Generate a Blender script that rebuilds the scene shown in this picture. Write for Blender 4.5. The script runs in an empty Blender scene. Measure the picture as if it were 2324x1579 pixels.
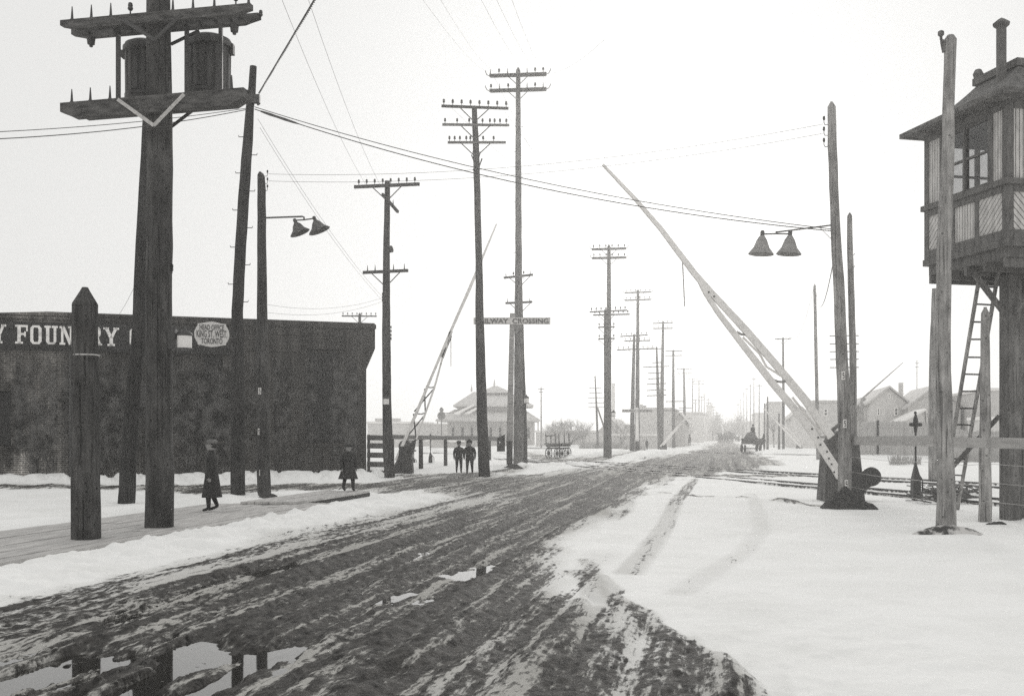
import bpy, math, random
import numpy as np
from mathutils import Vector, Matrix
random.seed(7); R = math.radians
S = bpy.context.scene
COL = S.collection
# ---------------------------------------------------------------- camera, sky, sun
FD, CX, HY, EYE = 2397.0, 1162.0, 987.0, 1.55       # focal length, centre column and horizon row of the survey frame (2324 wide)
cam = bpy.data.cameras.new('camera'); co = bpy.data.objects.new('camera', cam); COL.objects.link(co)
co.location = (0, 0, EYE); co.rotation_euler = (R(90), 0, 0)
cam.sensor_width = 36; cam.lens = 36 * FD / 2324
cam.shift_y = (HY - 789.5) / 2324; cam.clip_end = 4000; cam.clip_start = 0.05
S.camera = co
w = bpy.data.worlds.new("World"); S.world = w; w.use_nodes = True
nt = w.node_tree; nt.nodes.clear()
SUN_AZ, SUN_EL = 8.0, 15.0
sky = nt.nodes.new('ShaderNodeTexSky'); sky.sky_type = 'NISHITA'; sky.sun_disc = False
sky.sun_elevation = R(SUN_EL); sky.sun_rotation = R(SUN_AZ); sky.dust_density = 4; sky.air_density = 1
bw = nt.nodes.new('ShaderNodeRGBToBW'); nt.links.new(sky.outputs[0], bw.inputs[0])
mx = nt.nodes.new('ShaderNodeMix'); mx.data_type = 'RGBA'; mx.inputs[0].default_value = 0.95
nt.links.new(bw.outputs[0], mx.inputs['A']); mx.inputs['B'].default_value = (8.15, 8.13, 7.98, 1)   # overcast: the cloud layer over the clear sky
bg = nt.nodes.new('ShaderNodeBackground'); bg.inputs[1].default_value = 0.1
nt.links.new(mx.outputs['Result'], bg.inputs[0])
wo = nt.nodes.new('ShaderNodeOutputWorld'); nt.links.new(bg.outputs[0], wo.inputs[0])
sl = bpy.data.lights.new('sun', 'SUN'); sl.energy = 0.8; sl.angle = R(12); sl.color = (1, .97, .93)
so = bpy.data.objects.new('sun', sl); COL.objects.link(so)
sd = Vector((math.sin(R(SUN_AZ)) * math.cos(R(SUN_EL)), math.cos(R(SUN_AZ)) * math.cos(R(SUN_EL)), math.sin(R(SUN_EL))))
so.rotation_euler = sd.to_track_quat('Z', 'Y').to_euler(); so.location = (0, 0, 60)
S.view_settings.view_transform = 'Standard'; S.view_settings.look = 'None'; S.view_settings.exposure = 0; S.view_settings.gamma = 1
S.cycles.use_denoising = False
S.cycles.max_bounces = 6; S.cycles.diffuse_bounces = 3; S.cycles.glossy_bounces = 3; S.cycles.transmission_bounces = 4; S.cycles.volume_bounces = 1
HAZE_DENSITY, HAZE_G = 0.0019, 0.77

# ---------------------------------------------------------------- survey helpers
def P(x, y, z):                      # survey pixel at depth z -> world point
    return Vector(((x - CX) * z / FD, z, EYE - (y - HY) * z / FD))
def zof(y): return FD * EYE / (y - HY)
def G(x, y): return P(x, y, zof(y))
def px(z): return z / FD             # metres per survey pixel at depth z
def qa(x, y): return ((800 + x / 2.631) / 1.1015, (652 + y / 2.631) / 1.1015)
def qb(x, y): return ((1400 + x / 2.631) / 1.1015, (652 + y / 2.631) / 1.1015)
def qc(x, y): return ((1460 + x / 4.387) / 1.1015, (800 + y / 4.387) / 1.1015)
def qd(x, y): return ((1640 + x / 5.81) / 1.1015, (960 + y / 5.81) / 1.1015)
def qe(x, y): return ((1240 + x / 5.81) / 1.1015, (960 + y / 5.81) / 1.1015)
def qf(x, y): return ((1000 + x / 2.631) / 1.1015, (100 + y / 2.631) / 1.1015)
def qg(x, y): return ((1960 + x / 2.255) / 1.1015, (y / 2.255) / 1.1015)
def qh(x, y): return ((1960 + x / 2.133) / 1.1015, (640 + y / 2.133) / 1.1015)
def qi(x, y): return ((1900 + x / 3.521) / 1.1015, (900 + y / 3.521) / 1.1015)
def qk(x, y): return ((1650 + x / 2.631) / 1.1015, (700 + y / 2.631) / 1.1015)
def qj(x, y): return ((900 + x / 5.81) / 1.1015, (980 + y / 5.81) / 1.1015)

# ---------------------------------------------------------------- mesh helpers
class MB:
    def __init__(s): s.v = []; s.f = []; s.m = []
    def add(s, vs, fs, m=0):
        o = len(s.v); s.v += [tuple(v) for v in vs]; s.f += [tuple(i + o for i in f) for f in fs]; s.m += [m] * len(fs)
    def box(s, x0, x1, y0, y1, z0, z1, m=0):
        s.add([(x0,y0,z0),(x1,y0,z0),(x1,y1,z0),(x0,y1,z0),(x0,y0,z1),(x1,y0,z1),(x1,y1,z1),(x0,y1,z1)],
              [(0,3,2,1),(4,5,6,7),(0,1,5,4),(1,2,6,5),(2,3,7,6),(3,0,4,7)], m)
    def bar(s, a, b, wd, ht, up=(0,0,1), wd2=None, ht2=None, m=0):   # square timber from a to b; wd across, ht along "up"
        a = Vector(a); b = Vector(b); d = (b - a).normalized(); u = Vector(up)
        sd_ = d.cross(u)
        if sd_.length < 1e-4: sd_ = d.cross(Vector((0,1,0)))
        sd_.normalize(); u = sd_.cross(d).normalized()
        vs = []
        for p, W, H in ((a, wd, ht), (b, wd2 or wd, ht2 or ht)):
            for q, r in ((-1,-1),(1,-1),(1,1),(-1,1)): vs.append(p + sd_ * W * q / 2 + u * H * r / 2)
        s.add(vs, [(3,2,1,0),(4,5,6,7),(0,1,5,4),(1,2,6,5),(2,3,7,6),(3,0,4,7)], m)
    def tube(s, pts, rad, n=8, cap=True, m=0, wob=0):
        pts = [Vector(p) for p in pts]; rad = rad if isinstance(rad, (list, tuple)) else [rad] * len(pts)
        vs = []; N = len(pts); ref = None
        ph = random.random() * 6
        for i, p in enumerate(pts):
            d = (pts[min(i+1, N-1)] - pts[max(i-1, 0)]).normalized()
            if ref is None:
                ref = Vector((0,1,0)) if abs(d.y) < .8 else Vector((1,0,0))
            x = (ref - d * ref.dot(d)).normalized(); y = d.cross(x); ref = x
            for k in range(n):
                a = 2 * math.pi * k / n
                r = rad[i] * (1 + wob * (math.sin(3*a + ph) * .5 + math.sin(a * 2 + i * .35 + ph) * .5 + random.uniform(-.5, .5) * .5))
                vs.append(p + x * math.cos(a) * r + y * math.sin(a) * r)
        fs = [(i*n+k, i*n+(k+1) % n, (i+1)*n+(k+1) % n, (i+1)*n+k) for i in range(N-1) for k in range(n)]
        if cap: fs += [tuple(range(n-1, -1, -1)), tuple((N-1)*n + k for k in range(n))]
        s.add(vs, fs, m)
    def lathe(s, prof, c=(0,0,0), n=16, m=0, ax=None):    # prof: (r, z)
        c = Vector(c); vs = []
        M = Vector(ax).to_track_quat('Z', 'Y').to_matrix() if ax is not None else Matrix.Identity(3)
        for r, z in prof:
            for k in range(n):
                a = 2*math.pi*k/n; vs.append(c + M @ Vector((r*math.cos(a), r*math.sin(a), z)))
        N = len(prof)
        fs = [(i*n+k, i*n+(k+1) % n, (i+1)*n+(k+1) % n, (i+1)*n+k) for i in range(N-1) for k in range(n)]
        fs += [tuple(range(n-1, -1, -1)), tuple((N-1)*n + k for k in range(n))]
        s.add(vs, fs, m)
    def prism(s, poly, d, m=0):         # planar polygon (3-D points) pushed by vector d
        poly = [Vector(p) for p in poly]; d = Vector(d); n = len(poly)
        s.add(poly + [p + d for p in poly], [tuple(range(n-1, -1, -1)), tuple(range(n, 2*n))] + [(i, (i+1) % n, n + (i+1) % n, n + i) for i in range(n)], m)
    def build(s, name, mat, parent=None, smooth=False, loc=None):
        me = bpy.data.meshes.new(name); me.from_pydata(s.v, [], s.f)
        mats = mat if isinstance(mat, (list, tuple)) else [mat]
        for q in mats: me.materials.append(q)
        if len(mats) > 1: me.polygons.foreach_set('material_index', s.m)
        if smooth:
            me.polygons.foreach_set('use_smooth', [True] * len(s.f))
            try: me.set_sharp_from_angle(angle=R(40))
            except Exception: pass
        me.update()
        o = bpy.data.objects.new(name, me); COL.objects.link(o)
        if parent is not None: o.parent = parent
        if loc is not None: o.location = loc
        return o
def recenter(o):                     # put a top-level mesh's origin at the middle of its base
    me = o.data; n = len(me.vertices); a = np.empty(n*3); me.vertices.foreach_get('co', a); a = a.reshape(-1, 3)
    c = np.array([(a[:,0].min()+a[:,0].max())/2, (a[:,1].min()+a[:,1].max())/2, a[:,2].min()])
    a -= c; me.vertices.foreach_set('co', a.ravel()); me.update(); o.location = c
def tag(o, label, cat, group=None):
    o['label'] = label; o['category'] = cat
    if group: o['group'] = group
    return o
def thing(name, label, cat, loc=(0,0,0), rz=0, group=None):
    o = bpy.data.objects.new(name, None); o.empty_display_size = .2; COL.objects.link(o)
    o.location = loc; o.rotation_euler = (0, 0, rz); tag(o, label, cat, group)
    return o
def structure(o, kind='structure'): o['kind'] = kind; return o
def local(root, mbs):                # builds made in world coordinates, moved into a root's frame
    bpy.context.view_layer.update()
def adopt(root, *obs):               # parent meshes built in world coordinates
    inv = Matrix.Translation(root.location) @ Matrix.Rotation(root.rotation_euler.z, 4, 'Z')
    for o in obs:
        o.parent = root; o.matrix_parent_inverse = inv.inverted()
def adopt_sub(parent, o): o.parent = parent

# ---------------------------------------------------------------- materials
def gcol(v, warm=.02): return (v * (1 + warm), v, v * (1 - warm * 1.2), 1)
def mat(name, lo, hi=None, rough=.85, scale=(6,6,6), detail=5, bump=.25, spec=.3, dist=.01, metal=0, coord='Object', warm=.02, contrast=(.35,.65), extra=None):
    m = bpy.data.materials.new(name); m.use_nodes = True; t = m.node_tree; b = t.nodes['Principled BSDF']
    hi = hi if hi is not None else lo * 1.4
    tc = t.nodes.new('ShaderNodeTexCoord'); mp = t.nodes.new('ShaderNodeMapping'); mp.inputs['Scale'].default_value = scale
    t.links.new(tc.outputs[coord], mp.inputs[0])
    n = t.nodes.new('ShaderNodeTexNoise'); n.inputs['Scale'].default_value = 1; n.inputs['Detail'].default_value = detail; n.inputs['Roughness'].default_value = .62
    t.links.new(mp.outputs[0], n.inputs[0])
    cr = t.nodes.new('ShaderNodeValToRGB'); cr.color_ramp.elements[0].position = contrast[0]; cr.color_ramp.elements[1].position = contrast[1]
    cr.color_ramp.elements[0].color = gcol(lo, warm); cr.color_ramp.elements[1].color = gcol(hi, warm)
    t.links.new(n.outputs[0], cr.inputs[0]); t.links.new(cr.outputs[0], b.inputs['Base Color'])
    b.inputs['Roughness'].default_value = rough; b.inputs['Specular IOR Level'].default_value = spec; b.inputs['Metallic'].default_value = metal
    if bump:
        bp = t.nodes.new('ShaderNodeBump'); bp.inputs['Strength'].default_value = bump; bp.inputs['Distance'].default_value = dist
        t.links.new(n.outputs[0], bp.inputs['Height']); t.links.new(bp.outputs[0], b.inputs['Normal'])
    return m
POLE_SC = (22, 22, 1.1)
def polemat(name, lo, hi, warm=.02):
    m = bpy.data.materials.new(name); m.use_nodes = True; t = m.node_tree; b = t.nodes['Principled BSDF']; N = t.nodes.new; L = t.links.new
    tc = N('ShaderNodeTexCoord')
    def nz(sc, det, ro=.6):
        mp = N('ShaderNodeMapping'); mp.inputs['Scale'].default_value = sc; L(tc.outputs['Object'], mp.inputs[0])
        n = N('ShaderNodeTexNoise'); n.inputs['Scale'].default_value = 1; n.inputs['Detail'].default_value = det; n.inputs['Roughness'].default_value = ro; L(mp.outputs[0], n.inputs[0]); return n.outputs[0]
    def mr(v, a, b_, c, d):
        q = N('ShaderNodeMapRange'); L(v, q.inputs[0]); q.inputs[1].default_value = a; q.inputs[2].default_value = b_; q.inputs[3].default_value = c; q.inputs[4].default_value = d; return q.outputs[0]
    def mul(a, b_):
        q = N('ShaderNodeMath'); q.operation = 'MULTIPLY'; L(a, q.inputs[0]); L(b_, q.inputs[1]); return q.outputs[0]
    streak = mr(nz((16,16,.8), 6), .3, .7, .55, 1.25); mott = mr(nz((5,5,2.2), 8, .7), .35, .68, .45, 1.5); crack = mr(nz((34,34,.7), 2), .60, .66, 1, .25)
    band = mr(nz((.5,.5,.9), 2), .3, .7, .7, 1.3)
    vo = N('ShaderNodeTexVoronoi'); vo.inputs['Scale'].default_value = 7; L(tc.outputs['Object'], vo.inputs[0]); spot = mr(vo.outputs['Distance'], .10, .17, .3, 1)
    k = mul(mul(mul(streak, mott), mul(crack, spot)), band)
    cm = N('ShaderNodeMix'); cm.data_type = 'RGBA'; L(mr(k, .1, 1.7, 0, 1), cm.inputs[0]); cm.inputs['A'].default_value = gcol(lo, warm); cm.inputs['B'].default_value = gcol(hi, warm); L(cm.outputs['Result'], b.inputs['Base Color'])
    b.inputs['Roughness'].default_value = .88; b.inputs['Specular IOR Level'].default_value = .2
    bp = N('ShaderNodeBump'); bp.inputs['Strength'].default_value = .7; bp.inputs['Distance'].default_value = .02; L(k, bp.inputs['Height']); L(bp.outputs[0], b.inputs['Normal'])
    return m
M_pole = polemat('dark_pole_wood', .015, .125)
M_poleD = polemat('creosoted_pole_wood', .010, .07)
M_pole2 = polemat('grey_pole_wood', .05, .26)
M_pole3 = polemat('haze_paled_pole_wood', .09, .52)  # pole wood with the wash of hazy glow painted in as paler colour
M_timber = mat('dark_timber', .03, .09, scale=(3,25,25), bump=.4)
M_arm = mat('crossarm_timber', .03, .09, scale=(3,25,25), bump=.4)
M_heavyarm = mat('weathered_heavy_arm', .03, .13, scale=(1.6,14,14), bump=.4, detail=7)
M_stock = mat('hazed_stock_board', .32, .5, scale=(14,14,1.2), bump=.3)  # board colour raised to paint in the haze beyond the tracks
M_railplank = mat('pale_rail_plank', .30, .42, scale=(3,3,20), bump=.2)
M_farpole = mat('hazed_far_pole_wood', .10, .2, scale=POLE_SC, bump=.2)  # paler than the near poles: haze fade put into the colour
M_iron = mat('dark_iron', .03, .06, rough=.5, scale=(20,20,20), bump=.1, spec=.5)
M_steel = mat('galvanised_brace', .35, .55, rough=.6, scale=(20,20,20), bump=.1)
M_trans = mat('transformer_steel', .02, .09, rough=.55, scale=(14,14,3), bump=.2, spec=.5, contrast=(.3,.7))
M_white = mat('white_paint', .78, .9, rough=.6, scale=(8,8,8), bump=.1)
M_gate = mat('weathered_white_paint', .68, .86, rough=.8, scale=(9,9,9), bump=.25, contrast=(.3,.55))
M_glass_w = mat('opal_glass', .78, .84, rough=.25, scale=(4,4,4), bump=0, spec=.5)
M_shade = mat('enamelled_shade', .05, .10, rough=.5, scale=(8,8,8), bump=.05, spec=.4)
M_ins = mat('glass_insulator', .03, .06, rough=.3, scale=(8,8,8), bump=0, spec=.5)
M_plank = mat('weathered_plank', .22, .42, scale=(2,18,18), bump=.5)
M_board = mat('grey_board', .10, .2, scale=(2,16,16), bump=.5)
M_walk = mat('boardwalk_planks', .38, .56, scale=(14,1.5,6), bump=.4, coord='Object')
M_darkpaint = mat('dark_sign_paint', .02, .04, scale=(3,3,9), bump=.15)
M_greyboard = mat('pale_sign_board', .52, .68, scale=(6,6,20), bump=.2)
M_signink = mat('dark_sign_ink', .04, .07, bump=0)
M_coat = mat('dark_wool', .02, .04, scale=(30,30,30), bump=.3)
M_coat2 = mat('charcoal_wool', .03, .05, scale=(30,30,30), bump=.3)
M_skin = mat('skin', .25, .32, scale=(10,10,10), bump=0)
M_pale = mat('pale_cloth', .4, .55, scale=(10,10,10), bump=.2)
M_dirtsnow = mat('earth_and_snow', .05, .6, scale=(4,4,4), bump=1.0, dist=.05, detail=8, contrast=(.45,.55))
M_dirt = mat('turned_earth', .03, .09, scale=(14,14,14), bump=1.0, dist=.05, detail=8)
M_roof = mat('dark_roof', .10, .17, scale=(5,5,16), bump=.4)
M_snowroof = mat('roof_snow', .75, .85, scale=(2,2,2), bump=.2)
M_farwall = mat('hazed_far_wall', .48, .62, scale=(3,3,3), bump=.2)  # wall colour lifted so that distance haze is painted in
M_farwall2 = mat('hazed_far_wall_pale', .52, .68, scale=(3,3,3), bump=.2)  # lighter step of the same painted-in haze, for fainter walls
M_farroof = mat('hazed_far_roof', .46, .58, scale=(3,3,3), bump=.2)  # roofs likewise paled in colour to stand in for haze
M_bark = mat('tree_bark', .2, .3, scale=(20,20,4), bump=.3)
M_twig = mat('tree_twigs', .28, .4, bump=0)
M_trim = mat('tower_trim', .08, .16, scale=(10,10,3), bump=.3)
M_bead = mat('tower_beadboard', .42, .62, scale=(9,9,3), bump=.3)
M_shingle = mat('tower_shingles', .05, .17, scale=(7,7,18), bump=.6, detail=6)
M_horse = mat('horse_coat', .05, .09, scale=(8,8,8), bump=.1)
M_load = mat('wagon_load', .06, .14, scale=(9,9,9), bump=.8, dist=.05)
M_winglass = mat('window_glass_dark', .008, .014, rough=.2, spec=.3, bump=0)
M_vine = mat('bare_vine', .04, .2, scale=(2.5,2.5,2.5), bump=0, contrast=(.4,.6))
M_straw = mat('frozen_scrap', .05, .14, scale=(10,10,10), bump=.4)
def glass_mat():
    m = bpy.data.materials.new('clear_window_glass'); m.use_nodes = True; t = m.node_tree; t.nodes.clear()
    o = t.nodes.new('ShaderNodeOutputMaterial'); a = t.nodes.new('ShaderNodeBsdfTransparent'); g = t.nodes.new('ShaderNodeBsdfGlossy')
    g.inputs['Roughness'].default_value = .03; mxx = t.nodes.new('ShaderNodeMixShader'); mxx.inputs[0].default_value = .06
    a.inputs[0].default_value = (.8,.8,.8,1)
    t.links.new(a.outputs[0], mxx.inputs[1]); t.links.new(g.outputs[0], mxx.inputs[2]); t.links.new(mxx.outputs[0], o.inputs[0])
    return m
M_glass = glass_mat()
def brick_mat(name, c1, c2, mortar, pale=0):
    m = bpy.data.materials.new(name); m.use_nodes = True; t = m.node_tree; b = t.nodes['Principled BSDF']
    tc = t.nodes.new('ShaderNodeTexCoord'); sp = t.nodes.new('ShaderNodeSeparateXYZ'); cb = t.nodes.new('ShaderNodeCombineXYZ')
    ad = t.nodes.new('ShaderNodeMath'); ad.operation = 'ADD'
    t.links.new(tc.outputs['Object'], sp.inputs[0]); t.links.new(sp.outputs[0], ad.inputs[0]); t.links.new(sp.outputs[1], ad.inputs[1])
    t.links.new(ad.outputs[0], cb.inputs[0]); t.links.new(sp.outputs[2], cb.inputs[1])
    bt = t.nodes.new('ShaderNodeTexBrick'); bt.inputs['Scale'].default_value = 1; bt.inputs['Brick Width'].default_value = .215; bt.inputs['Row Height'].default_value = .0755
    bt.inputs['Mortar Size'].default_value = .011; bt.inputs['Mortar Smooth'].default_value = .4
    bt.inputs['Color1'].default_value = gcol(c1, .05); bt.inputs['Color2'].default_value = gcol(c2, .05); bt.inputs['Mortar'].default_value = gcol(mortar, .05)
    t.links.new(cb.outputs[0], bt.inputs['Vector'])
    n = t.nodes.new('ShaderNodeTexNoise'); n.inputs['Scale'].default_value = .55; n.inputs['Detail'].default_value = 7; n.inputs['Roughness'].default_value = .65
    t.links.new(tc.outputs['Object'], n.inputs[0])
    cr = t.nodes.new('ShaderNodeValToRGB'); cr.color_ramp.elements[0].position = .30; cr.color_ramp.elements[1].position = .78
    cr.color_ramp.elements[0].color = (.7,.7,.7,1); cr.color_ramp.elements[1].color = (1+pale,1+pale,1+pale,1)
    t.links.new(n.outputs[0], cr.inputs[0])
    mm = t.nodes.new('ShaderNodeMix'); mm.data_type = 'RGBA'; mm.blend_type = 'MULTIPLY'; mm.inputs[0].default_value = 1
    def mr(v, a, b_, c, d):
        q = t.nodes.new('ShaderNodeMapRange'); q.interpolation_type = 'SMOOTHSTEP'; t.links.new(v, q.inputs[0]); q.inputs[1].default_value = a; q.inputs[2].default_value = b_; q.inputs[3].default_value = c; q.inputs[4].default_value = d; return q.outputs[0]
    def mth(op, a, b_):
        q = t.nodes.new('ShaderNodeMath'); q.operation = op
        for i, v in enumerate((a, b_)):
            if isinstance(v, (int, float)): q.inputs[i].default_value = v
            else: t.links.new(v, q.inputs[i])
        return q.outputs[0]
    wx = mth('ADD', sp.outputs[0], mth('MULTIPLY', mth('SUBTRACT', n.outputs[0], .5), 3.0))      # bleached, creeper-free brick beside the left window
    bleach = mth('MULTIPLY', mr(wx, -12.6, -12.0, 0, 1), mr(wx, -11.3, -10.2, 1, 0)); bleach = mth('MULTIPLY', bleach, mr(sp.outputs[2], 4.3, 2.2, .45, 1))
    nv = t.nodes.new('ShaderNodeTexNoise'); nv.inputs['Scale'].default_value = 1; nv.inputs['Detail'].default_value = 5; mpv = t.nodes.new('ShaderNodeMapping'); mpv.inputs['Scale'].default_value = (3.2, 3.2, .35); t.links.new(tc.outputs['Object'], mpv.inputs[0]); t.links.new(mpv.outputs[0], nv.inputs[0])
    strk = mr(nv.outputs[0], .3, .7, .6, 1.35)
    tot = mth('MULTIPLY', strk, mth('ADD', 1.0, mth('MULTIPLY', bleach, 4.5)))
    m0 = t.nodes.new('ShaderNodeMix'); m0.data_type = 'RGBA'; m0.blend_type = 'MULTIPLY'; m0.inputs[0].default_value = 1
    t.links.new(bt.outputs[0], m0.inputs['A']); t.links.new(tot, m0.inputs['B']); bt_out = m0.outputs['Result']
    t.links.new(bt_out, mm.inputs['A']); t.links.new(cr.outputs[0], mm.inputs['B']); t.links.new(mm.outputs['Result'], b.inputs['Base Color'])
    bp = t.nodes.new('ShaderNodeBump'); bp.inputs['Strength'].default_value = .5; bp.inputs['Distance'].default_value = .01; bp.invert = True
    t.links.new(bt.outputs['Fac'], bp.inputs['Height']); t.links.new(bp.outputs[0], b.inputs['Normal'])
    b.inputs['Roughness'].default_value = .9; b.inputs['Specular IOR Level'].default_value = .15
    return m
M_brick = brick_mat('dark_brick', .018, .036, .085, 1.0)

# ---------------------------------------------------------------- the ground: one relief, split into snow ground and muddy road
rng = np.random.RandomState(3)
def vnoise(x, y, seed):
    xi = np.floor(x).astype(np.int64); yi = np.floor(y).astype(np.int64); fx = x - xi; fy = y - yi
    fx = fx*fx*fx*(fx*(fx*6-15)+10); fy = fy*fy*fy*(fy*(fy*6-15)+10)
    def hsh(a, b):
        h = (a * 374761393 + b * 668265263 + seed * 1442695041) & 0x7fffffff
        h = ((h ^ (h >> 13)) * 1274126177) & 0x7fffffff
        return ((h ^ (h >> 16)) & 0xffff) / 65535.0
    a = hsh(xi, yi); b = hsh(xi+1, yi); c = hsh(xi, yi+1); d = hsh(xi+1, yi+1)
    return (a*(1-fx)+b*fx)*(1-fy) + (c*(1-fx)+d*fx)*fy
def fbm(x, y, seed, o=4):
    s = 0; a = 1; t = 0
    for i in range(o):
        s = s + a * vnoise(x * 2**i + 17.3*i, y * 2**i + 5.1*i, seed + i); t += a; a *= .5
    return s / t
def ss(e0, e1, x):
    t = np.clip((x - e0) / (e1 - e0), 0, 1); return t*t*(3-2*t)
def polyW(pts): return [tuple(G(a, b))[:2] for a, b in pts]
def sdist(X, Y, poly):          # signed distance to polygon, inside positive
    d = np.full(X.shape, 1e9); ins = np.zeros(X.shape, bool); n = len(poly)
    for i in range(n):
        x0, y0 = poly[i]; x1, y1 = poly[(i+1) % n]
        ex, ey = x1-x0, y1-y0; L = ex*ex+ey*ey + 1e-9
        t = np.clip(((X-x0)*ex + (Y-y0)*ey) / L, 0, 1)
        d = np.minimum(d, (X-x0-t*ex)**2 + (Y-y0-t*ey)**2)
        c = ((y0 > Y) != (y1 > Y)) & (X < (x1-x0) * (Y-y0) / (y1-y0+1e-12) + x0)
        ins ^= c
    d = np.sqrt(d); return np.where(ins, d, -d)
def ldist(X, Y, line):
    d = np.full(X.shape, 1e9)
    for (x0, y0), (x1, y1) in zip(line[:-1], line[1:]):
        ex, ey = x1-x0, y1-y0; L = ex*ex+ey*ey + 1e-9
        t = np.clip(((X-x0)*ex + (Y-y0)*ey) / L, 0, 1)
        d = np.minimum(d, (X-x0-t*ex)**2 + (Y-y0-t*ey)**2)
    return np.sqrt(d)
RD = .2015                                     # the road runs off at this slope (x per y)
road_poly = polyW([(-1500,1900),(-700,1640),(-300,1475),(0,1385),(240,1318),(470,1256),(700,1196),(860,1158),(960,1136),(900,1124),(845,1118),(780,1113),(600,1117),(500,1128),(380,1122),(250,1113),(0,1111),(-300,1112),
     (-300,1099),(0,1100),(200,1101),(500,1103),(700,1099),(850,1095),(870,1086),(960,1083),(1100,1080),(1180,1076),(1330,1058),(1420,1045),(1500,1033),(1580,1021),(1612,1006),(1634,997),(1650,994),(1662,997),(1676,1004),(1700,1016),(1730,1030),(1775,1045),(1790,1055),(1740,1066),(1650,1073),(1560,1083),(1490,1106),(1430,1170),(1390,1230),(1385,1290),(1425,1350),(1510,1415),(1640,1512),(1790,1620),(1950,1760),(2100,1900)])
path_poly = polyW([(1190,1022),(1230,1032),(1290,1042),(1380,1034),(1445,1024),(1500,1022),(1440,1032),(1400,1042),(1330,1052),(1260,1054),(1225,1046),(1190,1036)])
path2_poly = polyW([(865,1082),(1000,1076),(1130,1068),(1200,1064),(1185,1074),(1100,1084),(960,1092)])
puddles = [[(150,1446),(200,1408),(300,1368),(415,1338),(525,1308),(640,1284),(740,1262),(790,1250),(700,1282),(600,1310),(500,1345),(400,1385),(300,1410),(200,1438)],
    [(-200,1540),(0,1490),(150,1465),(300,1470),(500,1468),(640,1490),(700,1500),(620,1540),(520,1560),(480,1610),(-100,1700)],
    [(845,1378),(875,1360),(925,1350),(965,1342),(960,1356),(930,1368),(890,1382)],
    [(990,1322),(1005,1305),(1050,1295),(1100,1284),(1085,1298),(1045,1315)],
    [(905,1262),(960,1250),(955,1262),(920,1268)],
    [(820,1520),(870,1508),(900,1512),(860,1530)]]
puddles = [polyW(p) for p in puddles]
def rail_z(xn, yn): return P(xn/1.1015, yn/1.1015, zof(yn/1.1015))
def rail_line(p0, p1):                        # two surveyed ground points (photo pixels), extended both ways
    a = rail_z(*p0); b = rail_z(*p1); d = (b - a).normalized(); return a - d * 24, b + d * 36 if a.y < b.y else b + d * 12
near_a = (rail_z(1862,1204.6), rail_z(2508,1263.5)); near_b = (rail_z(1860,1197), rail_z(2508,1250.5))
far_a = (rail_z(1905,1184.5), rail_z(2508,1221)); far_b = (rail_z(1905,1178.6), rail_z(2508,1212.5))
third = (rail_z(1640,1129.5), rail_z(2032,1140)); third_b = (rail_z(1640,1128), rail_z(2032,1137.6))
def ext(l, back, fwd):
    a, b = l
    if a.y < b.y: a, b = b, a                  # a far, b near
    d = (b - a).normalized(); return (a - d * back, b + d * fwd)
RAILS = [ext(near_a, 55, 8), ext(near_b, 55, 8), ext(far_a, 55, 8), ext(far_b, 55, 8), ext(third, 60, 60), ext(third_b, 60, 60)]
walk_near = lambda z: -8.85 + RD * z
walk_far = lambda z: -11.55 + RD * z
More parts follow.
